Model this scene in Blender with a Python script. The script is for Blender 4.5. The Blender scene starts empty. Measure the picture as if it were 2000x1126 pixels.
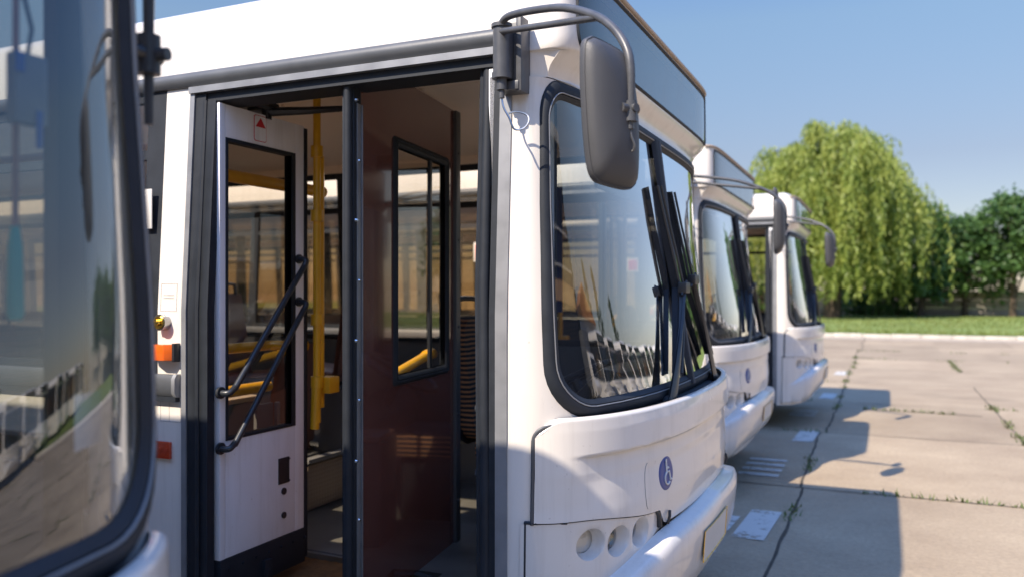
import bpy, bmesh, math, random
from mathutils import Vector, Matrix, noise as mnoise
random.seed(7)
PI = math.pi
S = bpy.context.scene
COL = S.collection

# ------------------------------------------------------------------ materials
def new_mat(name):
    m = bpy.data.materials.new(name); m.use_nodes = True
    nt = m.node_tree; nt.nodes.clear()
    return m, nt
def N(nt, t, **kw):
    n = nt.nodes.new(t)
    for k, v in kw.items():
        if k in n.inputs: n.inputs[k].default_value = v
        else: setattr(n, k, v)
    return n
def rgb(c): return (c[0], c[1], c[2], 1.0)
def pmat(name, col, rough=.5, metal=0., coat=0., var=.12, scale=9., bump=0., bscale=60., col2=None, spec=.5):
    """Principled surface whose colour and roughness wander a little."""
    m, nt = new_mat(name); L = nt.links.new
    out = N(nt, 'ShaderNodeOutputMaterial'); b = N(nt, 'ShaderNodeBsdfPrincipled')
    tc = N(nt, 'ShaderNodeTexCoord')
    nz = N(nt, 'ShaderNodeTexNoise'); nz.inputs['Scale'].default_value = scale; nz.inputs['Detail'].default_value = 6
    L(tc.outputs['Object'], nz.inputs['Vector'])
    rp = N(nt, 'ShaderNodeValToRGB')
    a = col; c2 = col2 or tuple(x * (1 - var) for x in col)
    rp.color_ramp.elements[0].position = .3; rp.color_ramp.elements[0].color = rgb(c2)
    rp.color_ramp.elements[1].position = .62; rp.color_ramp.elements[1].color = rgb(a)
    L(nz.outputs['Fac'], rp.inputs['Fac']); L(rp.outputs['Color'], b.inputs['Base Color'])
    mr = N(nt, 'ShaderNodeMapRange'); mr.inputs['To Min'].default_value = max(.02, rough - .07); mr.inputs['To Max'].default_value = min(1, rough + .07)
    L(nz.outputs['Fac'], mr.inputs['Value']); L(mr.outputs['Result'], b.inputs['Roughness'])
    b.inputs['Metallic'].default_value = metal
    b.inputs['Coat Weight'].default_value = coat; b.inputs['Coat Roughness'].default_value = .04
    b.inputs['Specular IOR Level'].default_value = spec
    if bump:
        n2 = N(nt, 'ShaderNodeTexNoise'); n2.inputs['Scale'].default_value = bscale; n2.inputs['Detail'].default_value = 4
        L(tc.outputs['Object'], n2.inputs['Vector'])
        bp = N(nt, 'ShaderNodeBump'); bp.inputs['Strength'].default_value = bump; bp.inputs['Distance'].default_value = .01
        L(n2.outputs['Fac'], bp.inputs['Height']); L(bp.outputs['Normal'], b.inputs['Normal'])
    L(b.outputs['BSDF'], out.inputs['Surface'])
    return m
def glass_mat(name, tint, rough=.004, boost=1., dirt=.03, f0=.045):
    """Thin pane: tinted see-through plus a mirror-like reflection that grows at grazing angles."""
    m, nt = new_mat(name); L = nt.links.new
    out = N(nt, 'ShaderNodeOutputMaterial')
    g = N(nt, 'ShaderNodeNewGeometry')
    dt = N(nt, 'ShaderNodeVectorMath', operation='DOT_PRODUCT'); L(g.outputs['Normal'], dt.inputs[0]); L(g.outputs['Incoming'], dt.inputs[1])
    ab = N(nt, 'ShaderNodeMath', operation='ABSOLUTE'); L(dt.outputs['Value'], ab.inputs[0])
    om = N(nt, 'ShaderNodeMath', operation='SUBTRACT'); om.inputs[0].default_value = 1; L(ab.outputs[0], om.inputs[1])
    pw = N(nt, 'ShaderNodeMath', operation='POWER'); L(om.outputs[0], pw.inputs[0]); pw.inputs[1].default_value = 5
    ma = N(nt, 'ShaderNodeMath', operation='MULTIPLY_ADD'); L(pw.outputs[0], ma.inputs[0]); ma.inputs[1].default_value = .95; ma.inputs[2].default_value = f0
    # two faces of the pane: 2F/(1+F)
    m2 = N(nt, 'ShaderNodeMath', operation='MULTIPLY'); L(ma.outputs[0], m2.inputs[0]); m2.inputs[1].default_value = 2 * boost
    a1 = N(nt, 'ShaderNodeMath', operation='ADD'); L(ma.outputs[0], a1.inputs[0]); a1.inputs[1].default_value = 1
    dv = N(nt, 'ShaderNodeMath', operation='DIVIDE'); L(m2.outputs[0], dv.inputs[0]); L(a1.outputs[0], dv.inputs[1]); dv.use_clamp = True
    tr = N(nt, 'ShaderNodeBsdfTransparent'); tr.inputs['Color'].default_value = rgb(tint)
    gl = N(nt, 'ShaderNodeBsdfGlossy'); gl.inputs['Roughness'].default_value = rough; gl.inputs['Color'].default_value = (.95, .97, 1, 1)
    mx = N(nt, 'ShaderNodeMixShader'); L(dv.outputs[0], mx.inputs['Fac']); L(tr.outputs[0], mx.inputs[1]); L(gl.outputs[0], mx.inputs[2])
    # a film of dust
    df = N(nt, 'ShaderNodeBsdfDiffuse'); df.inputs['Color'].default_value = (.5, .47, .42, 1)
    tc = N(nt, 'ShaderNodeTexCoord'); nz = N(nt, 'ShaderNodeTexNoise'); nz.inputs['Scale'].default_value = 5; nz.inputs['Detail'].default_value = 8
    L(tc.outputs['Object'], nz.inputs['Vector'])
    mr = N(nt, 'ShaderNodeMapRange'); mr.inputs['From Min'].default_value = .4; mr.inputs['From Max'].default_value = .75
    mr.inputs['To Min'].default_value = dirt * .3; mr.inputs['To Max'].default_value = dirt * 1.6; L(nz.outputs['Fac'], mr.inputs['Value'])
    m3 = N(nt, 'ShaderNodeMixShader'); L(mr.outputs[0], m3.inputs['Fac']); L(mx.outputs[0], m3.inputs[1]); L(df.outputs[0], m3.inputs[2])
    L(m3.outputs[0], out.inputs['Surface'])
    return m
def leaf_mat(name, c1, c2, transl=.35):
    m, nt = new_mat(name); L = nt.links.new
    out = N(nt, 'ShaderNodeOutputMaterial')
    tc = N(nt, 'ShaderNodeTexCoord'); nz = N(nt, 'ShaderNodeTexNoise'); nz.inputs['Scale'].default_value = .9; nz.inputs['Detail'].default_value = 8; nz.inputs['Roughness'].default_value = .7
    L(tc.outputs['Object'], nz.inputs['Vector'])
    rp = N(nt, 'ShaderNodeValToRGB'); rp.color_ramp.elements[0].position = .35; rp.color_ramp.elements[0].color = rgb(c1)
    rp.color_ramp.elements[1].position = .65; rp.color_ramp.elements[1].color = rgb(c2); L(nz.outputs['Fac'], rp.inputs['Fac'])
    d = N(nt, 'ShaderNodeBsdfPrincipled'); d.inputs['Roughness'].default_value = .5; L(rp.outputs['Color'], d.inputs['Base Color'])
    t = N(nt, 'ShaderNodeBsdfTranslucent'); L(rp.outputs['Color'], t.inputs['Color'])
    mx = N(nt, 'ShaderNodeMixShader'); mx.inputs['Fac'].default_value = transl; L(d.outputs[0], mx.inputs[1]); L(t.outputs[0], mx.inputs[2])
    L(mx.outputs[0], out.inputs['Surface'])
    return m

M = {}
M['white'] = pmat('white_paint', (.73, .68, .615), .3, coat=.6, var=.035, scale=2.2)
def grime(m):
    nt = m.node_tree; L = nt.links.new; b = [n for n in nt.nodes if n.type == 'BSDF_PRINCIPLED'][0]; src = b.inputs['Base Color'].links[0].from_socket
    tc = N(nt, 'ShaderNodeTexCoord'); mp = N(nt, 'ShaderNodeMapping'); mp.inputs['Scale'].default_value = (14, 14, 1.1); L(tc.outputs['Object'], mp.inputs[0])
    n1 = N(nt, 'ShaderNodeTexNoise'); n1.inputs['Scale'].default_value = 1.; n1.inputs['Detail'].default_value = 7; n1.inputs['Roughness'].default_value = .7; L(mp.outputs[0], n1.inputs['Vector'])
    n2 = N(nt, 'ShaderNodeTexNoise'); n2.inputs['Scale'].default_value = 60; n2.inputs['Detail'].default_value = 3; L(tc.outputs['Object'], n2.inputs['Vector'])
    r1 = N(nt, 'ShaderNodeMapRange'); r1.inputs['From Min'].default_value = .5; r1.inputs['From Max'].default_value = .78; r1.inputs['To Max'].default_value = .28; L(n1.outputs['Fac'], r1.inputs['Value'])
    r2 = N(nt, 'ShaderNodeMapRange'); r2.inputs['From Min'].default_value = .70; r2.inputs['From Max'].default_value = .76; r2.inputs['To Max'].default_value = .35; L(n2.outputs['Fac'], r2.inputs['Value'])
    mx = N(nt, 'ShaderNodeMath', operation='MAXIMUM'); L(r1.outputs[0], mx.inputs[0]); L(r2.outputs[0], mx.inputs[1])
    mc = N(nt, 'ShaderNodeMix', data_type='RGBA'); L(mx.outputs[0], mc.inputs['Factor']); L(src, mc.inputs['A']); mc.inputs['B'].default_value = (.36, .31, .25, 1); L(mc.outputs['Result'], b.inputs['Base Color'])
grime(M['white'])
M['leafwhite'] = pmat('door_white_paint', (.86, .86, .88), .42, var=.06, scale=5)
grime(M['leafwhite'])
M['rubber'] = pmat('black_rubber', (.020, .024, .031), .6, var=.25, scale=14, bump=.05, spec=.3)
M['trim'] = pmat('dark_grey_trim', (.075, .08, .088), .42, var=.2, scale=7, bump=.03)
M['alu'] = pmat('weathered_aluminium', (.27, .275, .285), .42, metal=.35, var=.18, scale=11)
M['black'] = pmat('black_plastic', (.02, .022, .026), .38, var=.2)
M['satin'] = pmat('satin_black_metal', (.03, .033, .038), .32, var=.25, scale=20)
M['mirror_shell'] = pmat('grey_mirror_shell', (.06, .061, .065), .5, var=.15, scale=6, bump=.12, bscale=350)
M['armgrey'] = pmat('grey_painted_tube', (.075, .077, .083), .38, var=.25, scale=25)
M['yellow'] = pmat('yellow_handrail', (.80, .42, .015), .33, coat=.3, var=.1, scale=18)
M['maroon'] = pmat('maroon_laminate', (.15, .055, .043), .12, coat=.9, var=.15, scale=3)
M['orange'] = pmat('orange_lens', (.75, .13, .012), .16, coat=.7, var=.12, scale=40)
M['red'] = pmat('red_reflector', (.52, .055, .018), .25, coat=.5, var=.25, scale=60)
M['redsign'] = pmat('red_print', (.55, .02, .03), .5, var=.05)
M['label'] = pmat('off_white_label', (.66, .63, .58), .5, var=.05)
M['brass'] = pmat('brass_key', (.75, .52, .12), .28, metal=1., var=.2, scale=40)
M['steel'] = pmat('worn_steel', (.45, .45, .45), .3, metal=1., var=.25, scale=30)
M['chrome'] = pmat('bright_reflector', (.85, .85, .85), .08, metal=1., var=.05)
M['lampback'] = pmat('lamp_reflector', (.20, .185, .15), .15, metal=1., var=.5, scale=45)
M['ceiling'] = pmat('tan_ceiling_laminate', (.90, .73, .58), .45, var=.06, scale=2)
M['floor'] = pmat('grey_floor_vinyl', (.17, .17, .16), .33, var=.5, scale=4, bump=.05)
M['mat'] = pmat('brown_entrance_mat', (.20, .10, .03), .85, var=.45, scale=18, bump=.5, bscale=160)
M['seat'] = pmat('brown_seat_shell', (.22, .115, .09), .38, var=.18, scale=6)
M['greypanel'] = pmat('dark_grey_panel', (.12, .125, .135), .4, var=.15, scale=4)
M['beigepanel'] = pmat('beige_wall_panel', (.45, .36, .28), .5, var=.12, scale=8)
M['curtain'] = pmat('dark_blue_curtain', (.012, .022, .10), .9, var=.3, scale=25)
M['tyre'] = pmat('tyre_rubber', (.02, .02, .02), .8, var=.2)
M['badge'] = pmat('blue_sticker', (.045, .075, .25), .4, var=.06)
M['plate'] = pmat('blank_plate', (.58, .57, .53), .45, var=.06, scale=12)
M['teal'] = pmat('teal_plastic', (.0, .34, .27), .4, var=.08)
M['stick'] = pmat('brown_wood_stick', (.32, .14, .09), .5, var=.2)
M['boxgrey'] = pmat('grey_plastic_box', (.20, .21, .21), .5, var=.15, scale=14)
M['bluetape'] = pmat('blue_tape', (.02, .08, .32), .5, var=.1)
M['paper'] = pmat('white_paper', (.75, .76, .78), .7, var=.04)
M['glass'] = glass_mat('window_glass', (.86, .78, .66), dirt=.015)
M['wglass'] = glass_mat('windscreen_glass', (.58, .66, .70), dirt=.008, boost=2.1, f0=.030)
M['doorglass'] = glass_mat('door_glass', (.90, .87, .80), dirt=.02)
M['signglass'] = glass_mat('sign_glass', (.55, .62, .66), dirt=.06)
M['lens'] = glass_mat('headlamp_glass', (.9, .9, .88), dirt=.01)
M['signback'] = pmat('led_board', (.055, .075, .10), .5, var=.35, scale=90)

def stripes_mat():
    m, nt = new_mat('striped_seat_fabric'); L = nt.links.new
    out = N(nt, 'ShaderNodeOutputMaterial'); b = N(nt, 'ShaderNodeBsdfPrincipled'); b.inputs['Roughness'].default_value = .9
    tc = N(nt, 'ShaderNodeTexCoord'); w = N(nt, 'ShaderNodeTexWave', bands_direction='Z'); w.inputs['Scale'].default_value = 12; w.inputs['Distortion'].default_value = 1.2; w.inputs['Detail'].default_value = 2
    L(tc.outputs['Object'], w.inputs['Vector'])
    rp = N(nt, 'ShaderNodeValToRGB'); rp.color_ramp.interpolation = 'CONSTANT'
    rp.color_ramp.elements[0].color = (.015, .015, .02, 1); rp.color_ramp.elements[1].position = .62; rp.color_ramp.elements[1].color = (.34, .16, .07, 1)
    L(w.outputs['Fac'], rp.inputs['Fac']); L(rp.outputs['Color'], b.inputs['Base Color']); L(b.outputs[0], out.inputs['Surface'])
    return m
M['stripes'] = stripes_mat()
def tread_mat():
    m, nt = new_mat('studded_step_plate'); L = nt.links.new
    out = N(nt, 'ShaderNodeOutputMaterial'); b = N(nt, 'ShaderNodeBsdfPrincipled'); b.inputs['Roughness'].default_value = .4
    tc = N(nt, 'ShaderNodeTexCoord'); v = N(nt, 'ShaderNodeTexVoronoi'); v.inputs['Scale'].default_value = 38; v.inputs['Randomness'].default_value = 0
    L(tc.outputs['Object'], v.inputs['Vector'])
    rp = N(nt, 'ShaderNodeValToRGB'); rp.color_ramp.elements[0].color = (.34, .27, .2, 1); rp.color_ramp.elements[1].color = (.22, .17, .125, 1)
    L(v.outputs['Distance'], rp.inputs['Fac']); L(rp.outputs['Color'], b.inputs['Base Color'])
    bp = N(nt, 'ShaderNodeBump', invert=True); bp.inputs['Strength'].default_value = .5; bp.inputs['Distance'].default_value = .01
    L(v.outputs['Distance'], bp.inputs['Height']); L(bp.outputs[0], b.inputs['Normal']); L(b.outputs[0], out.inputs['Surface'])
    return m
M['tread'] = tread_mat()

# ------------------------------------------------------------------ mesh building
class MB:
    def __init__(s): s.v = []; s.f = []
    def add(s, v, f):
        o = len(s.v); s.v += [tuple(p) for p in v]; s.f += [tuple(i + o for i in q) for q in f]; return s
    def box(s, x0, x1, y0, y1, z0, z1, bev=0., xf=None):
        bm = bmesh.new(); bmesh.ops.create_cube(bm, size=1)
        for v in bm.verts:
            v.co = Vector(((x0 + x1) / 2 + v.co.x * (x1 - x0), (y0 + y1) / 2 + v.co.y * (y1 - y0), (z0 + z1) / 2 + v.co.z * (z1 - z0)))
        if bev: bmesh.ops.bevel(bm, geom=bm.edges[:], offset=bev, segments=2, profile=.6, affect='EDGES', clamp_overlap=True)
        bm.verts.index_update()
        vs = [v.co.copy() for v in bm.verts]
        if xf: vs = [xf(p) for p in vs]
        s.add(vs, [[v.index for v in f.verts] for f in bm.faces]); bm.free(); return s
    def grid(s, fn, nu, nv, closed_u=False):
        vs = [fn(i / nu, j / nv) for j in range(nv + 1) for i in range(nu + (0 if closed_u else 1))]
        w = nu + (0 if closed_u else 1); fs = []
        for j in range(nv):
            for i in range(nu):
                a = j * w + i; b = j * w + (i + 1) % w
                fs.append((a, b, b + w, a + w))
        return s.add(vs, fs)
    def tube(s, pts, r, seg=10, smooth=0, caps=True):
        pts = [Vector(p) for p in pts]
        rs = list(r) if hasattr(r, '__len__') else [r] * len(pts)
        if smooth:
            P2 = []; R2 = []
            for i in range(len(pts) - 1):
                p0 = pts[max(i - 1, 0)]; p1 = pts[i]; p2 = pts[i + 1]; p3 = pts[min(i + 2, len(pts) - 1)]
                for k in range(smooth):
                    t = k / smooth
                    P2.append(.5 * ((2 * p1) + (p2 - p0) * t + (2 * p0 - 5 * p1 + 4 * p2 - p3) * t * t + (3 * p1 - p0 - 3 * p2 + p3) * t ** 3)); R2.append(rs[i] * (1 - t) + rs[i + 1] * t)
            P2.append(pts[-1]); R2.append(rs[-1]); pts, rs = P2, R2
        n = len(pts); T = []
        for i in range(n):
            d = pts[min(i + 1, n - 1)] - pts[max(i - 1, 0)]; T.append(d.normalized() if d.length > 1e-9 else Vector((0, 0, 1)))
        up = Vector((0, 0, 1)) if abs(T[0].z) < .9 else Vector((1, 0, 0))
        u = T[0].cross(up).normalized(); vs = []
        for i in range(n):
            u = (u - T[i] * u.dot(T[i])).normalized(); w = T[i].cross(u)
            for k in range(seg):
                a = 2 * PI * k / seg; vs.append(pts[i] + (u * math.cos(a) + w * math.sin(a)) * rs[i])
        fs = [(i * seg + k, i * seg + (k + 1) % seg, (i + 1) * seg + (k + 1) % seg, (i + 1) * seg + k) for i in range(n - 1) for k in range(seg)]
        if caps: fs += [tuple(range(seg))[::-1], tuple((n - 1) * seg + k for k in range(seg))]
        return s.add(vs, fs)
    def prism(s, poly, a, b, fn=None, bev=0.):
        """poly: 2-D outline; a, b: two depths; fn(u, v, depth) -> point."""
        n = len(poly); vs = [fn(u, v, a) for u, v in poly] + [fn(u, v, b) for u, v in poly]
        fs = [tuple(range(n))[::-1], tuple(range(n, 2 * n))] + [(i, (i + 1) % n, n + (i + 1) % n, n + i) for i in range(n)]
        if bev:
            bm = bmesh.new(); bv = [bm.verts.new(p) for p in vs]
            for f in fs: bm.faces.new([bv[i] for i in f])
            bm.normal_update(); bmesh.ops.bevel(bm, geom=bm.edges[:], offset=bev, segments=2, profile=.6, affect='EDGES', clamp_overlap=True)
            bm.verts.index_update(); s.add([v.co.copy() for v in bm.verts], [[v.index for v in f.verts] for f in bm.faces]); bm.free(); return s
        return s.add(vs, fs)
    def build(s, name, mat, parent=None, angle=38, recalc=True):
        me = bpy.data.meshes.new(name); bm = bmesh.new(); bv = [bm.verts.new(p) for p in s.v]
        for f in s.f:
            try: bm.faces.new([bv[i] for i in f])
            except ValueError: pass
        bmesh.ops.remove_doubles(bm, verts=bm.verts[:], dist=1e-5)
        bmesh.ops.dissolve_degenerate(bm, edges=bm.edges[:], dist=1e-6)
        if recalc: bmesh.ops.recalc_face_normals(bm, faces=bm.faces[:])
        ca = math.radians(angle)
        for e in bm.edges:
            e.smooth = e.calc_face_angle(PI) < ca if len(e.link_faces) == 2 else True
        for f in bm.faces: f.smooth = True
        bm.to_mesh(me); bm.free(); me.materials.append(mat if not isinstance(mat, str) else M[mat])
        o = bpy.data.objects.new(name, me); COL.objects.link(o)
        if parent: o.parent = parent
        return o
def tag(o, label=None, cat=None, group=None, kind=None):
    if label: o['label'] = label
    if cat: o['category'] = cat
    if group: o['group'] = group
    if kind: o['kind'] = kind
    return o
def empty(name, loc=(0, 0, 0), rz=0):
    o = bpy.data.objects.new(name, None); COL.objects.link(o); o.location = loc; o.rotation_euler = (0, 0, rz); o.empty_display_size = .3; return o
KIDS = lambda o: [c for c in bpy.data.objects if c.parent == o]
def copy_tree(o, parent=None, skip=()):
    c = o.copy(); COL.objects.link(c)
    if parent: c.parent = parent
    for ch in KIDS(o):
        if not ch.name.split('.')[0] in skip: copy_tree(ch, c, skip)
    return c
def lerp(a, b, t): return a + (b - a) * t
def sst(a, b, x):
    t = min(1, max(0, (x - a) / (b - a))); return t * t * (3 - 2 * t)
def interp(tab, z):
    if z <= tab[0][0]: return tab[0][1]
    for (a, p), (b, q) in zip(tab, tab[1:]):
        if z <= b:
            t = (z - a) / (b - a); return lerp(p, q, t)
    return tab[-1][1]

# ------------------------------------------------------------------ bus geometry: +X forward, right (door) side at y=0, left side at y=2.5
def yo(z): return max(0., z - 1.6) * .055
A0, YC, HW = -.38, 1.25, 1.25
TH = [PI * i / 600 for i in range(601)]
def sp(v, p): return math.copysign(abs(v) ** p, v)
def plan(th, D, n, W): return (A0 + D * abs(math.sin(th)) ** (2 / n), YC - W * sp(math.cos(th), 2 / n))
_tab = [plan(t, .38, 2.7, HW) for t in TH]; ARC = [0.]
for a, b in zip(_tab, _tab[1:]): ARC.append(ARC[-1] + math.hypot(b[0] - a[0], b[1] - a[1]))
LH = ARC[-1] / 2
def th_of(l):
    x = min(max(l + LH, 0), 2 * LH)
    lo, hi = 0, 600
    while hi - lo > 1:
        m = (lo + hi) // 2
        if ARC[m] <= x: lo = m
        else: hi = m
    return TH[lo] + (TH[hi] - TH[lo]) * (x - ARC[lo]) / max(1e-9, ARC[hi] - ARC[lo])
def l_of_y(y, n):
    c = (1.25 - y) / HW; th = math.acos(max(-1, min(1, sp(c, n / 2)))); i = th / PI * 600; k = min(599, int(i))
    return lerp(ARC[k], ARC[k + 1], i - k) - LH
def surf(Df, nf):
    def F(l, z, off=0.):
        th = th_of(l); D = Df(z); n = nf(z); W = HW - yo(z)
        x, y = plan(th, D, n, W)
        if off:
            e = .004; x0, y0 = plan(max(0, th - e), D, n, W); x1, y1 = plan(min(PI, th + e), D, n, W)
            tx, ty = x1 - x0, y1 - y0; q = math.hypot(tx, ty) or 1
            x += off * ty / q; y -= off * tx / q
        return Vector((x, y, z))
    return F
Dw = lambda z: interp([(.3, .325), (1.0, .355), (1.24, .36), (1.6, .30), (2.0, .24), (2.4, .19), (2.44, .185), (2.47, .19), (2.51, .225), (2.53, .235), (2.86, .225)], z)
nw = lambda z: interp([(1.0, 2.45), (1.24, 2.45), (1.7, 2.7), (2.0, 2.9), (2.4, 3.5), (2.44, 4.0), (2.50, 5.4), (2.56, 7.2), (2.86, 9.)], z)
LSIGN = l_of_y(.085, 7.)
FW = surf(Dw, nw)                                  # windscreen and brow skin
Dh = lambda z: interp([(.3, .40), (.6, .42), (.8, .435), (1.02, .455), (1.05, .462), (1.2, .462), (1.24, .455)], z)
FH = surf(Dh, lambda z: 2.4)                       # hood and bumper skin

def rrect(l0, l1, z0, z1, rb, rt, k=10, m=14):
    """rounded rectangle loop, counter-clockwise from bottom-left, same point count for any radii"""
    out = []
    def arc(cx, cz, r, a0):
        for i in range(k): a = a0 + (PI / 2) * i / (k - 1); out.append((cx + r * math.cos(a), cz + r * math.sin(a)))
    def seg(p, q):
        for i in range(1, m): t = i / m; out.append((lerp(p[0], q[0], t), lerp(p[1], q[1], t)))
    arc(l0 + rb, z0 + rb, rb, PI); seg((l0 + rb, z0), (l1 - rb, z0))
    arc(l1 - rb, z0 + rb, rb, 1.5 * PI); seg((l1, z0 + rb), (l1, z1 - rt))
    arc(l1 - rt, z1 - rt, rt, 0); seg((l1 - rt, z1), (l0 + rt, z1))
    arc(l0 + rt, z1 - rt, rt, PI / 2); seg((l0, z1 - rt), (l0, z0 + rb))
    return out
def patch(mb, A, B, steps, fn, offs=None):
    n = len(A); vs = []; fs = []
    for j in range(steps + 1):
        t = j / steps; o = offs(t) if offs else 0
        vs += [fn(lerp(a[0], b[0], t), lerp(a[1], b[1], t), o) for a, b in zip(A, B)]
    for j in range(steps):
        for i in range(n): a = j * n + i; b = j * n + (i + 1) % n; fs.append((a, b, b + n, a + n))
    mb.add(vs, fs); return mb
def side_box(mb, x0, x1, z0, z1, out=0., inn=.03, left=False):
    zs = [z0] + ([1.6] if z0 < 1.6 < z1 else []) + [z1]; vs = []
    for z in zs:
        for x, d in ((x0, -out), (x1, -out), (x1, inn), (x0, inn)):
            y = yo(z) + d; vs.append((x, 2.5 - y if left else y, z))
    fs = [(0, 1, 2, 3), tuple(4 * (len(zs) - 1) + i for i in range(4))]
    for j in range(len(zs) - 1):
        for i in range(4): a = 4 * j + i; b = 4 * j + (i + 1) % 4; fs.append((a, b, b + 4, a + 4))
    return mb.add(vs, fs)
def cyl(mb, p, d, r, h, seg=20, r2=None):
    p = Vector(p); d = Vector(d).normalized(); return mb.tube([p, p + d * h], [r, r if r2 is None else r2], seg)

def make_door_leaf(bus, x, sgn):
    """inward-swung leaf standing square to the side wall at x; face turned to +x when sgn>0"""
    y0, y1, z0, z1 = .05, .60, .56, 2.47
    th = .018 * sgn
    w = MB()
    zb, zt, ya, yb = 1.055, 2.33, .085, .535
    X0, X1 = sorted((x, x - th * 2))
    w.box(X0, X1, y0, ya, z0, z1, .004); w.box(X0, X1, yb, y1, z0, z1, .004)
    w.box(X0, X1, ya, yb, zt, z1 - .001, .003); w.box(X0, X1, ya, yb, z0 + .001, zb, .003)
    leaf = w.build('door_leaf', 'leafwhite', bus)
    g = MB(); xm = x - th * .8
    g.add([(xm, ya + .008, zb + .008), (xm, yb - .008, zb + .008), (xm, yb - .008, zt - .008), (xm, ya + .008, zt - .008)], [(0, 1, 2, 3)]); g.build('door_glass', 'doorglass', leaf)
    r = MB()
    def rr(a, b, c, d): r.box(X0 - .004, X1 + .004, a, b, c, d, .003)
    rr(ya, ya + .013, zb, zt); rr(yb - .03, yb, zb, zt); rr(ya + .013, yb - .03, zb, zb + .014); rr(ya + .013, yb - .03, zt - .016, zt)
    r.build('glazing_seal', 'rubber', leaf)
    e = MB(); e.box(X0 - .004, X1 + .004, y1 - .002, y1 + .022, .42, z1 - .01, .004); e.build('edge_strip', 'rubber', leaf)
    k = MB(); k.box(X0 - .006, X1 + .006, y0, y1, .40, z0, .004)
    for i in range(7): cyl(k, (x + .006 * sgn, y0 + .05 + i * .083, .515), (sgn, 0, 0), .007, .006, 10)
    k.box(x - .02, x + sgn * .02, .10, .16, .40, .46, .004); k.box(x - .02, x + sgn * .025, .30, .35, .39, .49, .004); k.box(x - .02, x + sgn * .03, .31, .33, .41, .45, .003)
    k.build('kick_strip', 'rubber', leaf)
    xo = x + sgn * .045
    for za, zc in ((1.262, 1.80), (1.03, 1.60)):
        b = MB(); b.tube([(x, .05, za), (xo, .055, za), (xo, .09, za + .02), (xo, .12, za + .05), (xo, .50, zc - .05), (xo, .545, zc), (xo, .555, zc + .03), (x, .556, zc + .035)], .0135, 10, smooth=4)
        cyl(b, (x - .001 * sgn, .05, za), (sgn, 0, 0), .025, .012, 16); cyl(b, (x - .001 * sgn, .556, zc + .035), (sgn, 0, 0), .022, .012, 16)
        b.build('grab_bar', 'satin', leaf)
    l = MB(); l.box(x - .002, x + sgn * .004, .415, .49, .80, .92, .004)
    for dy, dz in ((.42, .81), (.485, .81), (.42, .91), (.485, .91)): cyl(l, (x, dy, dz), (sgn, 0, 0), .005, .008, 8)
    l.build('latch_plate', 'black', leaf)
    h = MB(); cyl(h, (x - .002 * sgn, .452, .765), (sgn, 0, 0), .016, .008, 14); cyl(h, (x - .002 * sgn, .452, .655), (sgn, 0, 0), .015, .008, 14); h.build('bolt', 'black', leaf)
    s = MB(); s.prism(rrect(.255, .335, 2.345, 2.46, .012, .012, 5, 2), x - .001 * sgn, x + sgn * .0015, lambda u, v, d: (d, u, v)); st = s.build('warning_sticker', 'redsign', leaf)
    s = MB(); s.prism(rrect(.258, .332, 2.348, 2.457, .01, .01, 5, 2), x, x + sgn * .0028, lambda u, v, d: (d, u, v)); s.build('sticker_face', 'leafwhite', leaf)
    s = MB(); s.prism([(.263, 2.408), (.327, 2.408), (.295, 2.449)], x, x + sgn * .0042, lambda u, v, d: (d, u, v)); s.build('warning_triangle', 'redsign', leaf)
    return leaf

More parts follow.
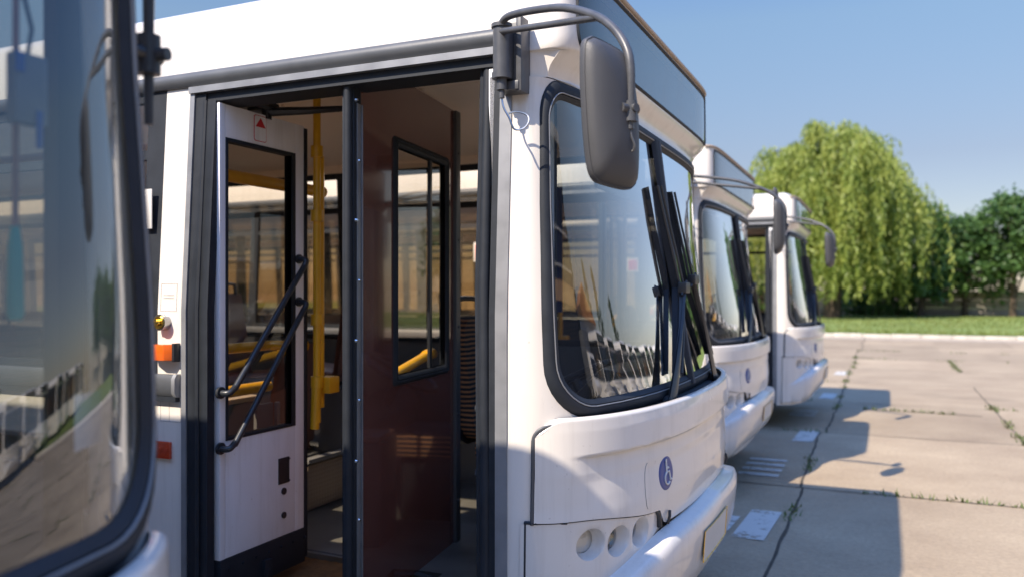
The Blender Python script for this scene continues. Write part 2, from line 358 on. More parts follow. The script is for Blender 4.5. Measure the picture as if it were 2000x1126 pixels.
def make_bus():
    bus = empty('city_bus')
    # ---------------- white shell
    w = MB()
    prof = [(yo(2.61), 2.61), (yo(2.84), 2.84), (.085, 2.872), (.115, 2.892), (.17, 2.908), (.4, 2.928), (.8, 2.942)]
    sec = prof + [(1.25, 2.948)] + [(2.5 - a, b) for a, b in reversed(prof)]
    def zroof(y):
        y = min(max(y, sec[0][0]), 2.5 - sec[0][0]); yy = min(y, 2.5 - y); return interp([(a, b) for a, b in prof] + [(1.25, 2.948)], yy)
    w.grid(lambda u, v: (lerp(A0, -11.9, u), sec[round(v * (len(sec) - 1))][0], sec[round(v * (len(sec) - 1))][1]), 1, len(sec) - 1)
    # front skin round the windscreen: outer rectangle, inner rounded opening
    l0 = l_of_y(.032, 3.0); lo = (l0, -l0)
    fo = rrect(lo[0], lo[1], 1.232, 2.425, .20, .13)
    full = rrect(-LH, LH, .30, 2.43, .0005, .0005)
    patch(w, full, fo, 12, FW)
    # brow and sign surround
    so = rrect(LSIGN, -LSIGN, 2.535, 2.83, .09, .06)
    tl = sorted(set(round(a, 7) for a, z in full if abs(z - 2.43) < 1e-7)); w.grid(lambda u, v: FW(tl[round(u * (len(tl) - 1))], lerp(2.43, 2.515, v)), len(tl) - 1, 7)
    patch(w, rrect(-LH, LH, 2.515, 2.86, .0005, .0005), so, 4, FW)
    def cap(u, v):
        p = FW(lerp(-LH, LH, u), 2.86); x = lerp(p.x, A0, v); t = sst(0, 1, min(1, v * 1.4))
        return (x, p.y, lerp(2.86, max(zroof(p.y), 2.86), t) if 0 < u < 1 else 2.86)
    w.grid(cap, 72, 6)
    # corners under the windscreen, beside the hood
    lh = -l_of_y(.012, 2.6)
    # right side
    side_box(w, -2.016, -1.871, .32, 2.545)
    side_box(w, -2.26, -2.016, .32, 1.235)
    def skirt(left, x0, x1):
        side_box(w, x1, x0, .32, 1.235, left=left)
    def arch(left, cx):
        r = .56; pts = [(cx + r * math.cos(a), .42 + r * math.sin(a)) for a in [PI * i / 18 for i in range(19)]]
        for (a, b), (c, d) in zip(pts, pts[1:]):
            y0, y1 = (2.5, 2.47) if left else (0., .03)
            w.add([(a, y0, b), (c, y0, d), (c, y0, 1.235), (a, y0, 1.235), (a, y1, b), (c, y1, d)], [(0, 1, 2, 3), (0, 1, 5, 4)])
    skirt(False, -3.38, -8.04); arch(False, -2.82); arch(False, -8.6); skirt(False, -9.16, -11.9)
    skirt(True, A0, -2.26); arch(True, -2.82); skirt(True, -3.38, -8.04); arch(True, -8.6); skirt(True, -9.16, -11.9)
    side_box(w, -.405, A0, 1.235, 2.6, left=True)
    for lf in (False, True): side_box(w, -11.9, -11.6, 1.235, 2.6, left=lf)
    w.box(-11.95, -11.9, .06, 2.44, .32, 1.5); w.box(-11.95, -11.9, .06, 2.44, 2.3, 2.9)
    w.build('body_shell', 'white', bus)
    b = MB(); b.box(-11.94, -11.9, .08, 2.42, 1.5, 2.3); b.build('rear_window', 'black', bus)
    # roof marker
    b = MB(); b.box(-.50, -.40, .13, .19, 2.88, 2.945, .012); b.build('roof_marker', 'black', bus)
    # ---------------- window bands
    for left in (False, True):
        wins = [(-2.09 - .03 - i * 1.365, -2.09 - .03 - i * 1.365 - 1.27) for i in range(7)]
        if left: wins = [(-.435, -1.32), (-1.44, -2.66)] + [(-2.86 - i * 1.46, -2.86 - i * 1.46 - 1.33) for i in range(6)]
        f = MB(); x_end = -11.6; start = -2.016 if not left else -.405
        edges = [start] + [e for p in wins for e in p] + [x_end]
        for a, c in zip(edges[::2], edges[1::2]): side_box(f, c, a, 1.335, 2.545, -.001, .035, left)
        for a, c in wins:
            side_box(f, c, a, 1.335, 1.37, -.002, .034, left); side_box(f, c, a, 2.505, 2.545, -.002, .034, left); side_box(f, c, a, 2.255, 2.295, -.002, .034, left)
        f.build('window_band', 'rubber', bus)
        for a, c in wins:
            g = MB(); za, zb = 1.36, 2.51
            vs = []
            for z in (za, 1.6, zb):
                y = yo(z) + .012; y = 2.5 - y if left else y; vs += [(a + .004, y, z), (c - .004, y, z)]
            g.add(vs, [(0, 1, 3, 2), (2, 3, 5, 4)]); g.build('side_window', 'glass', bus)
        r = MB(); xs = -1.888 if not left else -.405
        pf = [(0, 1.243), (.02, 1.245), (.03, 1.262), (.03, 1.316), (.02, 1.333), (0, 1.335)]
        def rail(u, d, xx): return None
        r.prism(pf, xs, -11.6, lambda u, v, d: (d, 2.5 + u if left else -u, v))
        rr = r.build('rub_rail', 'trim', bus)
        if not left:
            c = MB(); c.prism([(0, 1.240), (.022, 1.242), (.033, 1.26), (.033, 1.318), (.022, 1.336), (0, 1.338)], -1.886, -1.905, lambda u, v, d: (d, -u, v)); c.build('rail_end_cap', 'alu', rr)
            c = MB(); c.box(-11.6, -1.89, -.024, .001, 1.222, 1.243); c.build('rail_underside', 'rubber', rr)
    # header trim over the door and windows (half round), then the light aluminium strip
    for left in (False, True):
        h = MB(); y0 = yo(2.58)
        pf = [(-.002, 2.544), (.014, 2.547), (.024, 2.56), (.028, 2.578), (.024, 2.596), (.014, 2.607), (-.002, 2.612)]
        h.prism([(a - y0, z) for a, z in pf], -.385, -11.7, lambda u, v, d: (d, 2.5 + u if left else -u, v)); ht = h.build('drip_rail', 'trim', bus)
    h = MB(); y0 = yo(2.52); h.prism([(-.03 - y0, 2.515), (.022 - y0, 2.515), (.022 - y0, 2.541), (.016 - y0, 2.5435), (-.03 - y0, 2.5435)], -.40, -1.871, lambda u, v, d: (d, -u, v)); h.build('door_header', 'alu', bus)
    h = MB(); side_box(h, -1.85, -.424, 2.478, 2.5155, -.004, .15); h.build('door_header_seal', 'rubber', bus)
    # ---------------- door posts
    p = MB(); side_box(p, -1.871, -1.846, .32, 2.515, .012, .03); p.build('rear_post_edge', 'alu', bus)
    p = MB(); side_box(p, -1.846, -1.79, .32, 2.515, .004, .06); side_box(p, -1.79, -1.735, .32, 2.478, .004, .035)
    p.tube([(-1.79, .0, .32), (-1.79, 0., 1.6), (-1.79, yo(2.48), 2.48)], .012, 8); p.build('rear_post_seal', 'rubber', bus)
    p = MB(); side_box(p, -.424, -.379, .32, 2.515, .006, .05); p.build('front_post_edge', 'alu', bus)
    p = MB(); side_box(p, -.452, -.424, .32, 2.50, -.004, .06)
    p.tube([(-.47, .012, .32), (-.47, .012, 1.0), (-.478, .02, 1.7), (-.487, .03 + yo(2.48), 2.49)], .02, 10)
    p.tube([(-.495, .02, .32), (-.497, .02, 1.0), (-.508, .03, 1.7), (-.515, .04 + yo(2.48), 2.49)], .011, 8); p.build('front_post_seal', 'rubber', bus)
    # ---------------- windscreen
    fi = rrect(lo[0] + .066, lo[1] - .066, 1.298, 2.362, .15, .10)
    g = MB(); n = len(fi); c = (0, 1.83)
    fg = rrect(lo[0] + .05, lo[1] - .05, 1.283, 2.378, .16, .11)
    patch(g, fg, [(c[0] + (a - c[0]) * .02, c[1] + (z - c[1]) * .02) for a, z in fg], 26, lambda l, z, o: FW(l, z, -.004)); g.add([FW(c[0] + (a - c[0]) * .02, c[1] + (z - c[1]) * .02, -.004) for a, z in fg], [tuple(range(n))])
    ws = g.build('windscreen', 'wglass', bus, angle=180)
    r = MB(); patch(r, fo, fi, 12, FW, lambda t: (-.002 if t > .985 else 0) + .017 * max(0, math.sin(PI * min(1, t * 1.08))) ** .6 - (.006 if .62 < t < .70 else 0)); r.build('windscreen_seal', 'rubber', ws)
    r = MB(); fl = [(lerp(a[0], b[0], .66), lerp(a[1], b[1], .66)) for a, b in zip(fo, fi)]
    r.tube([FW(l, z, .0145) for l, z in fl + fl[:1]], .0028, 6, caps=False); r.build('seal_bead', 'alu', ws)
    d = MB(); d.grid(lambda u, v: FW(lerp(-.036, .036, u), lerp(1.26, 2.39, v), .004 + .020 * math.sin(PI * u) ** .5), 8, 16)
    d.build('centre_divider', 'rubber', ws)
    d = MB(); d.tube([FW(0, lerp(1.26, 2.39, i / 14), .024) for i in range(15)], .007, 8); d.build('divider_bead', 'trim', ws)
    # ---------------- destination sign
    si = rrect(LSIGN + .02, -LSIGN - .02, 2.552, 2.812, .08, .05)
    sg = MB(); patch(sg, so, si, 5, FW, lambda t: .009 * math.sin(PI * t) ** .7); dsn = sg.build('destination_sign', 'rubber', bus)
    s2 = MB(); ss = rrect(LSIGN + .012, -LSIGN - .012, 2.545, 2.82, .085, .05)
    patch(s2, ss, [(a * .03, 2.68 + (z - 2.68) * .03) for a, z in ss], 16, lambda l, z, o: FW(l, z, .001)); s2.add([FW(a * .03, 2.68 + (z - 2.68) * .03, .001) for a, z in ss], [tuple(range(len(ss)))]); s2.build('sign_glass', 'signglass', dsn, angle=180)
    s3 = MB(); s3.grid(lambda u, v: FW(lerp(-1.12, 1.12, u), lerp(2.55, 2.82, v), -.05), 40, 4)
    for k in range(22):
        z = 2.56 + k * .0115; s3.grid(lambda u, v: FW(lerp(-1.12, 1.12, u), lerp(z, z + .005, v), -.046), 40, 1)
    s3.build('led_board', 'signback', dsn)
    s4 = MB(); s4.tube([FW(lerp(-LH + .10, LH - .10, i / 40), 2.848, .006) for i in range(41)], .009, 8); s4.build('roof_edge_strip', 'beigepanel', dsn)
    # ---------------- hood (front panel) and cowl
    def zb(l):
        a = abs(l); return lerp(.782, lerp(.845, .893, sst(.76, 1.2, a)), sst(.70, .76, a))
    def hoff(l, z):
        f = sst(1.22, 1.10, abs(l))
        return .006 + f * (-.020 * sst(1.117, 1.103, z) * sst(.90, 1.09, z)) + .004 * sst(.95, .87, z)
    def hood(u, v):
        l = lerp(-lh, lh, u); z = lerp(zb(l), 1.235, v); a = abs(l)
        zt = 1.235 - .05 * sst(lh - .10, lh, a) ** 2
        return FH(l, min(z, lerp(zb(l), zt, v)), hoff(l, z))
    hd = MB(); hd.grid(hood, 130, 64)
    # lip: rounded top edge turning in towards the glass
    def lip(u, v):
        l = lerp(-lh, lh, u); p = Vector(hood(u, 1)); a = v * PI * .5; r = .018
        q = FH(l, 1.235, .006 - r + r * math.cos(a)); return Vector((q.x, q.y, p.z + r * math.sin(a) * .8)) if v < .99 else Vector((q.x - .012, q.y, p.z + .012))
    hd.grid(lip, 130, 6)
    hp = hd.build('front_panel', 'white', bus, angle=50)
    cw = MB(); cw.grid(lambda u, v: FH(lerp(.16 - lh, lh - .16, u), 1.215, -.01).lerp(FW(lerp(.16 - lh, lh - .16, u), 1.232, .0), v), 90, 3); cw.build('cowl', 'rubber', bus)
    for sg_ in (-1, 1):
        gap = MB(); pts = [(lh + .006, .885), (lh + .006, 1.0), (lh + .006, 1.1), (lh + .006, 1.17), (lh - .004, 1.20), (lh - .025, 1.218), (lh - .06, 1.228)]
        gap.tube([FH(sg_ * a, z, .001) for a, z in pts], [.0075] * 4 + [.007, .006, .003], 8, smooth=3); gap.build('panel_gap', 'trim', bus)
        gap = MB(); gap.tube([FH(sg_ * (lh + .03), .893, .002), FH(sg_ * (lh - .005), .893, .004), FH(sg_ * (lh - .10), .887, .006)], [.006, .006, .002], 6); gap.build('panel_gap', 'rubber', bus)
        gap = MB(); gap.tube([FH(sg_ * (lh + .028), .32, .001), FH(sg_ * (lh + .028), .895, .001)], .005, 6); gap.build('panel_gap', 'rubber', bus)
    # round access sticker: blue disc with a wheelchair pictogram
    lb = l_of_y(.60, 2.4); zc = .975
    bd = MB(); RB = .067; HB = lambda l, z, o: FH(l, z, hoff(l, z) + o)
    bd.grid(lambda u, v: HB(lb + RB * v * math.cos(2 * PI * u), zc + RB * v * math.sin(2 * PI * u), -.001 if v > .98 else .003), 36, 8, closed_u=True); bdg = bd.build('access_badge', 'badge', hp)
    pc = MB()
    def q(a, b): return HB(lb + a * .064, zc + b * .066, .0045)
    pc.tube([q(-.08, .62), q(-.07, .1), q(.28, .08), q(.42, -.42), q(.58, -.40)], .0046, 6); pc.tube([q(-.07, .33), q(.22, .31)], .0042, 6)
    pc.tube([q(.16 - .36 * math.cos(a) - .12, -.28 + .36 * math.sin(a)) for a in [-2.4 + i * .28 for i in range(15)]], .0042, 6)
    cyl(pc, q(-.08, .72), (1, 0, 0), .009, .002, 12); pc.build('wheelchair_symbol', 'label', bdg)
    ed = MB(); ed.tube([HB(lb - .15 + .02 * math.cos(a), zc - .02 + .085 * math.sin(a), .0004) for a in [PI / 2 + i * PI / 10 for i in range(11)]], .0012, 5); ed.build('filler_flap_edge', 'alu', hp)
    # ---------------- bumper with headlight shelf
    lbm = -l_of_y(.0025, 2.6)
    def zL(l): return interp([(0, .775), (.6, .757), (.75, .745), (.9, .708), (1.08, .645), (1.25, .55), (1.5, .50)], abs(l))
    def amp(l): return 1 - sst(.98, 1.30, abs(l))
    bp = MB(); rows = [(0, 0.), (.012, .012), (.018, .05), (.006, .062), (-.03, .076), (-.08, .079), (-.2, .073), (-.28, .052), (-.34, .008), (-.385, -.05)]
    def bfn(u, v):
        l = lerp(-lbm, lbm, u); k = round(v * (len(rows) - 1)); dz, of = rows[k]; z = zL(l) + .012 - (.02 * min(1, k / 3)) + (dz if k > 3 else 0)
        z = max(z, .325 + .004 * (len(rows) - 1 - k)); return FH(l, z, .004 + of * amp(l) - (0 if k < 7 else (1 - amp(l)) * .015 * (k - 6)))
    bp.grid(bfn, 120, len(rows) - 1)
    lamps = [l_of_y(y, 2.6) for y in (.142, .262, .392)]; rl = .056; zl = [.800, .785, .788]
    cells = [lamps[0] - .10, (lamps[0] + lamps[1]) / 2, (lamps[1] + lamps[2]) / 2, lamps[2] + .085]
    def ztp(l): return lerp(.84, .888, sst(.76, 1.2, abs(l)))
    for sg_ in (-1, 1):
        mp = lambda l, z, o: FH(-sg_ * l, z, .004 + o)
        for i in range(3):
            a, b_ = cells[i], cells[i + 1]; m_ = 10; outer = []
            for t in range(m_): l = lerp(a, b_, t / m_); outer.append((l, zL(l) + .012))
            for t in range(m_): outer.append((b_, lerp(zL(b_) + .012, ztp(b_), t / m_)))
            for t in range(m_): l = lerp(b_, a, t / m_); outer.append((l, ztp(l)))
            for t in range(m_): outer.append((a, lerp(ztp(a), zL(a) + .012, t / m_)))
            circ = []
            for (l, z) in outer:
                an = math.atan2(z - zl[i], l - lamps[i]); circ.append((lamps[i] + rl * math.cos(an), zl[i] + rl * math.sin(an)))
            patch(bp, outer, circ, 4, mp, lambda t: -.004 * sst(.6, 1, t))
            patch(bp, circ, [(lamps[i] + (l - lamps[i]) * .74, zl[i] + (z - zl[i]) * .74) for l, z in circ], 3, mp, lambda t: -.004 - .045 * t)
        bp.grid(lambda u, v: mp(lerp(-lbm, cells[0], u), lerp(zL(lerp(-lbm, cells[0], u)) + .012, ztp(lerp(-lbm, cells[0], u)), v), 0), 16, 4)
        bp.grid(lambda u, v: mp(lerp(cells[3], cells[3] + .10, u), lerp(zL(lerp(cells[3], cells[3] + .1, u)) + .012, ztp(cells[3]), v), -.012 * u), 8, 4)
    bump = bp.build('bumper', 'white', bus, angle=45)
    for sg_ in (-1, 1):
        for i in range(3):
            h = MB(); L_ = -sg_ * lamps[i]; R_ = rl * .76
            h.grid(lambda u, v: FH(L_ + R_ * v * math.cos(2 * PI * u), zl[i] + R_ * v * math.sin(2 * PI * u), -.085 + .03 * v * v), 28, 6, closed_u=True); h.build('headlight', 'lampback', bump)
            h = MB(); h.grid(lambda u, v: FH(L_ + R_ * v * math.cos(2 * PI * u), zl[i] + R_ * v * math.sin(2 * PI * u), -.034 - .012 * v * v), 28, 6, closed_u=True); h.build('headlight_lens', 'lens', bump)
    bk = MB(); bk.grid(lambda u, v: FH(lerp(-1.3, 1.3, u), lerp(.60, .93, v), -.13), 40, 3); bk.build('lamp_backing', 'rubber', bus)
    for sg_ in (-1, 1):
        hk = MB(); hk.tube([FH(sg_ * l, z, .004) for l, z in ((.735, .775), (.742, .80), (.752, .825), (.775, .842))], [.012, .012, .010, .005], 8); hk.build('panel_hook_gap', 'black', bump)
        hk = MB(); hk.tube([FH(sg_ * .685, .775, .016), FH(sg_ * .685, .805, .022), FH(sg_ * .675, .825, .016)], .006, 8); hk.build('panel_latch', 'black', bump)
    pl = MB(); lp = (-.42, .12)
    pl.grid(lambda u, v: FH(lerp(lp[0], lp[1], u), lerp(.555, .685, v), .088), 12, 2); pl.build('number_plate', 'plate', bump)
    pf = MB(); lo_ = [(lp[0], .555), (lp[1], .555), (lp[1], .685), (lp[0], .685), (lp[0], .555)]
    for (a, b), (c_, d_) in zip(lo_, lo_[1:]): pf.tube([FH(lerp(a, c_, i / 8), lerp(b, d_, i / 8), .089) for i in range(9)], .0022, 5)
    pf.build('plate_edge', 'brass', bump)
    # ---------------- wipers
    def ww(y, z, o): return FW(l_of_y(y, nw(z)), z, o)
    WIP = (((.79, 1.245), (1.20, 1.70), (1.085, 2.16), (.96, 1.33)), ((1.76, 1.26), (1.43, 1.74), (1.345, 2.16), (1.74, 1.36)))
    for base, tip, top, bot in WIP:
        a = MB(); zt = tip[1]
        def arm(u, v, o=0.):
            y = lerp(base[0], tip[0], v); wd = lerp(.062, .011, min(1, v * 1.5)); z = lerp(base[1] - .03, zt, v)
            return ww(y + wd * (2 * u - 1), z, lerp(.040, .062, v) + .010 * math.sin(PI * u) + o)
        a.grid(arm, 6, 14); a.grid(lambda u, v: arm(u, v, -.008), 6, 14)
        cyl(a, ww(base[0], base[1] - .03, .0), (1, 0, .3), .032, .05, 16); wa = a.build('wiper', 'satin', bus)
        c = MB(); c.box(-.022, .018, -.045, .045, -.024, .024, .006, xf=lambda p: ww(tip[0], zt, .062) + p)
        c.tube([ww(tip[0] - .05, zt - .035, .055), ww(tip[0], zt + .03, .075), ww(tip[0] + .07, zt - .01, .055)], .006, 7); c.build('wiper_joint', 'black', wa)
        def bpt(t, o, dy=0.): 
            yy, zz = (lerp(bot[0], tip[0], t * 2), lerp(bot[1], zt, t * 2)) if t < .5 else (lerp(tip[0], top[0], t * 2 - 1), lerp(zt, top[1], t * 2 - 1))
            return ww(yy + dy, zz, o)
        for dy, o, r_ in ((.0, .030, .0075), (.022, .042, .006)):
            bl = MB(); bl.tube([bpt(i / 16, o + .012 * math.sin(PI * i / 16), dy) for i in range(17)], r_, 6); bl.build('wiper_blade', 'satin', wa)
        bl = MB()
        for d_ in (-.0015, .0015): bl.grid(lambda u, v: bpt(v, .004 + .028 * u, d_), 1, 20)
        bl.build('wiper_rubber', 'rubber', wa)
    # ---------------- side furniture on the white pillar behind the door
    k = MB(); cyl(k, (-1.972, .004, 1.553), (0, -1, 0), .034, .038, 28); ks = k.build('key_switch', 'steel', bus)
    k = MB(); cyl(k, (-1.972, -.0335, 1.553), (0, -1, 0), .027, .006, 24); k.build('switch_face', 'brass', ks)
    k = MB(); k.box(-2.012, -1.955, -.056, -.036, 1.547, 1.561, .004); cyl(k, (-1.972, -.036, 1.553), (0, -1, 0), .013, .018, 16); k.build('switch_key', 'brass', ks)
    m_ = MB(); m_.prism([(-2.022, 0), (-1.895, 0), (-1.895, .03), (-1.925, .055), (-1.985, .055), (-2.022, .03)], 1.395, 1.462, lambda u, v, d: (u, -v, d), bev=.005)
    mk = m_.build('side_marker_lamp', 'orange', bus); m_ = MB(); m_.box(-1.902, -1.887, -.034, .001, 1.39, 1.467, .003); m_.build('lamp_housing', 'black', mk)
    r = MB(); r.box(-2.06, -1.935, -.014, .001, .978, 1.05, .004)
    rf = r.build('side_reflector', 'red', bus); r = MB()
    for xx, ra in ((-2.04, .008), (-1.955, .008), (-1.997, .013)): r = MB(); cyl(r, (xx, -.012, 1.014), (0, -1, 0), ra, .005, 14); r.build('reflector_screw', 'red', rf)
    s = MB(); q4 = [(-2.0, 1.60), (-1.91, 1.60), (-1.91, 1.715), (-2.0, 1.715), (-2.0, 1.60)]
    s.tube([(a, -.0005 + yo(b), b) for a, b in q4], .0009, 4)
    for zz in (1.655, 1.668): s.tube([(-1.985, .001, zz), (-1.925, .001, zz)], .0007, 4)
    s.build('label_outline', 'alu', bus)
    s = MB(); s.tube([(-2.0, -.0002, 1.22), (-2.0, -.0002, 1.135), (-1.885, -.0002, 1.135), (-1.885, -.0002, 1.22)], .001, 4); s.tube([(-1.95, -.0002, 1.22), (-1.95, -.0002, 1.135)], .001, 4); s.build('service_flap', 'alu', bus)
    s = MB(); s.box(-2.27, -2.05, -.002, .003, 1.95, 2.12, .001); lbq = s.build('notice', 'label', bus); s = MB(); s.box(-2.25, -2.13, -.0035, .001, 1.965, 2.10, .001); s.build('notice_print', 'redsign', lbq)
    # ---------------- mirror: bracket, arm, head
    mb_ = MB(); mb_.box(-.405, -.318, -.022, .06, 2.365, 2.60, .004); mb_.box(-.332, -.312, -.035, .03, 2.36, 2.615, .004); mb_.box(-.40, -.345, -.055, -.015, 2.40, 2.57, .008); mb_.box(-.40, -.32, -.04, -.01, 2.365, 2.395, .004); br = mb_.build('mirror_bracket', 'armgrey', bus)
    mb_ = MB(); cyl(mb_, (-.375, -.055, 2.42), (0, 0, 1), .03, .155, 20); cyl(mb_, (-.375, -.055, 2.572), (0, 0, 1), .036, .012, 20); cyl(mb_, (-.375, -.055, 2.40), (0, 0, 1), .034, .02, 20); cyl(mb_, (-.375, -.055, 2.362), (0, 0, 1), .018, .045, 14); cyl(mb_, (-.375, -.055, 2.335), (0, 0, 1), .010, .03, 12)
    mb_.build('mirror_hinge', 'armgrey', br)
    mb_ = MB(); pts = [(-.375, -.055, 2.335), (-.365, -.06, 2.30), (-.345, -.06, 2.265), (-.335, -.06, 2.24), (-.325, -.055, 2.225), (-.30, -.045, 2.228), (-.285, -.035, 2.25), (-.292, -.03, 2.275), (-.325, -.04, 2.288), (-.352, -.05, 2.282)]
    mb_.tube(pts, .0035, 6, smooth=4); mb_.build('heater_cable', 'steel', br)
    piv = bpy.data.objects.new('mirror_arm', None)
    ph = math.radians(31); ex, ey = math.cos(ph), -math.sin(ph)
    B = Vector((-.445, -.028, 0)) 
    def am(r_, z): return (B.x + r_ * ex, B.y + r_ * ey, z)
    t = MB(); t.tube([am(.082, 2.50), am(.082, 2.562), am(.095, 2.582), am(.141, 2.593), am(.279, 2.573), am(.43, 2.538), am(.568, 2.478), am(.645, 2.425), am(.70, 2.36), am(.722, 2.293), am(.72, 2.17)], .0125, 12, smooth=5)
    t.tube([am(.082, 2.555), am(.097, 2.553), am(.344, 2.509), am(.58, 2.468)], .011, 12, smooth=3); arm_o = t.build('mirror_arm', 'armgrey', bus)
    # mirror head, a shell in the plane whose back looks forward and out
    tip = Vector(am(.72, 2.18)); wv = Vector((.47, .87, 0)).normalized(); nv = Vector((.88, -.475, 0)).normalized()
    ctr = tip - wv * .034 + Vector((0, 0, -.010)) - nv * .055
    out2 = [(-.105, .175), (-.085, .196), (-.06, .20), (.03, .183), (.062, .165), (.082, .13), (.105, .02), (.112, -.08), (.108, -.17), (.095, -.196), (.06, -.205), (-.03, -.196), (-.062, -.185), (-.082, -.15), (-.098, -.05), (-.108, .09)]
    sm2 = []
    for i in range(len(out2)):
        p0, p1, p2, p3 = [Vector(out2[(i + q) % len(out2)]) for q in (-1, 0, 1, 2)]
        for k in range(4): t_ = k / 4; sm2.append(.5 * ((2 * p1) + (p2 - p0) * t_ + (2 * p0 - 5 * p1 + 4 * p2 - p3) * t_ * t_ + (3 * p1 - p0 - 3 * p2 + p3) * t_ ** 3))
    def mh(k, d): return [ctr + wv * (a * k * .93) + Vector((0, 0, 1)) * (b * (1 - (1 - k) * .75)) + nv * d for a, b in sm2]
    h = MB(); rings = [mh(.96, -.004), mh(.99, -.002), mh(1, .002), mh(1.0, .013), mh(.985, .018), mh(.965, .0175), mh(.955, .02), mh(.92, .030), mh(.8, .042), mh(.6, .052), mh(.4, .057), mh(.2, .060), mh(.02, .061)]
    n = len(sm2)
    for a, b_ in zip(rings, rings[1:]): h.add(a + b_, [(i, (i + 1) % n, n + (i + 1) % n, n + i) for i in range(n)])
    h.add(rings[-1], [tuple(range(n))]); hd_ = h.build('mirror_head', 'mirror_shell', arm_o, angle=50)
    h = MB(); h.add(mh(.955, -.006), [tuple(range(n))]); h.build('mirror_glass', 'chrome', hd_)
    h = MB(); cl = tip + Vector((0, 0, .0)); h.tube([cl + Vector((0, 0, .02)), cl - Vector((0, 0, .035))], .02, 14); h.tube([cl - wv * .035, cl + wv * .025], .014, 10); h.tube([cl - nv * .05, cl + nv * .025], .012, 10)
    h.tube([cl - Vector((0, 0, .035)), cl - Vector((0, 0, .055))], .011, 10)
    h.tube([cl + Vector((0, 0, -.05)), cl + Vector((.004, 0, -.075)), cl + Vector((.012, .004, -.1)), cl + Vector((.004, .006, -.115)), cl + Vector((-.008, .004, -.1)), cl + Vector((0, 0, -.07))], .0035, 6, smooth=3); h.build('mirror_clamp', 'armgrey', arm_o)
    # ---------------- driver-side mirror (far corner)
    # ---------------- wheels
    for cx, ys in ((-2.82, (.03, 2.47)), (-8.6, (.03, 2.47))):
        for yy in ys:
            sgn = 1 if yy < 1 else -1
            pr = [(.0, .29), (.0, .44), (.03, .485), (.25, .485), (.27, .44), (.27, .29)]
            t = MB(); t.grid(lambda u, v: (cx + pr[round(v * 5)][1] * math.cos(2 * PI * u), yy + sgn * (.02 + pr[round(v * 5)][0]), .485 + pr[round(v * 5)][1] * math.sin(2 * PI * u)), 40, 5, closed_u=True); wh = t.build('wheel', 'tyre', bus)
            t = MB(); cyl(t, (cx, yy + sgn * .05, .485), (0, sgn, 0), .292, .2, 32); cyl(t, (cx, yy + sgn * .03, .485), (0, sgn, 0), .12, .05, 20)
            for k in range(8): cyl(t, (cx + .16 * math.cos(k * PI / 4), yy + sgn * .035, .485 + .16 * math.sin(k * PI / 4)), (0, sgn, 0), .016, .03, 8)
            t.build('wheel_rim', 'alu', wh)
    u_ = MB(); u_.box(-11.8, -.40, .10, 2.40, .28, .33); u_.build('underbody', 'black', bus)
    # ---------------- interior
    f = MB(); f.box(-11.85, A0, .75, 2.46, .34, .385); f.box(-11.85, -1.9, .03, .75, .34, .385); f.box(-1.05, A0, .04, .75, .34, .385); f.build('floor', 'floor', bus)
    f = MB(); f.grid(lambda u, v: (lerp(-1.9, -1.05, u), lerp(.0, .78 - .09 * u * u, v), .36 + .002 * math.sin(u * 90)), 40, 8); f.box(-1.87, -.42, -.01, .05, .33, .3615); f.build('entrance_mat', 'mat', bus)
    f = MB(); f.tube([(lerp(-1.88, -1.07, i / 20), .785 - .09 * (i / 20) ** 2, .378) for i in range(21)], .012, 8); f.build('step_edge', 'trim', bus)
    c = MB(); c.grid(lambda u, v: (lerp(-.55, -11.85, u), lerp(.10, 2.40, v), 2.60 + .06 * math.sin(PI * v) ** .5), 24, 14)
    c.tube([(-.6, .72, 2.655), (-11.8, .72, 2.655)], .008, 6); c.tube([(-.6, .86, 2.66), (-11.8, .86, 2.66)], .008, 6)
    for i in range(16):
        for yy in (.72, .86): cyl(c, (-.8 - i * .42, yy, 2.652), (0, 0, -1), .010, .006, 8)
    c.build('ceiling_panel', 'ceiling', bus)
    b = MB(); b.box(-11.85, -.55, .07, .10, 2.545, 2.62); b.box(-11.85, -.55, 2.40, 2.43, 2.545, 2.62); b.build('cove_panel', 'ceiling', bus)
    wl = MB(); wl.box(-11.85, -.46, 2.44, 2.465, .385, 1.33); wl.box(-11.85, -2.0, .035, .06, .385, 1.33); wl.build('wall_lining', 'greypanel', bus)
    o_ = MB(); o_.box(-1.84, -1.69, .09, .37, 2.505, 2.585, .006); o_.box(-1.80, -1.70, .30, .40, 2.49, 2.53, .006); o_.tube([(-1.73, .35, 2.49), (-1.60, .44, 2.50), (-1.42, .60, 2.53)], [.022, .018, .012], 8); cyl(o_, (-1.73, .35, 2.455), (0, 0, 1), .022, .07, 14); o_.tube([(-1.70, .10, 2.50), (-1.68, .3, 2.495)], .012, 8)
    o_.build('door_operator', 'black', bus)
    # passenger-side wheel boxes
    b = MB(); b.box(-3.45, -2.12, .06, .74, .385, 1.13, .015); wb = b.build('wheel_box', 'greypanel', bus); b = MB(); b.box(-3.44, -2.11, .065, .75, 1.13, 1.155, .006); b.build('box_top', 'beigepanel', wb)
    b = MB(); b.box(-3.45, -2.30, 1.72, 2.44, .385, 1.08, .015); wb = b.build('wheel_box', 'greypanel', bus)
    b = MB(); b.box(-2.30, -2.287, 1.35, 2.35, .40, .66, .003); b.build('step_plate', 'tread', wb); b = MB(); b.box(-2.32, -2.262, 1.33, 2.40, .675, .70, .004); b.build('step_nosing', 'alu', wb)
    b = MB(); b.box(-3.40, -2.30, 1.20, 1.72, .385, .67, .01); b.build('podium', 'greypanel', wb)
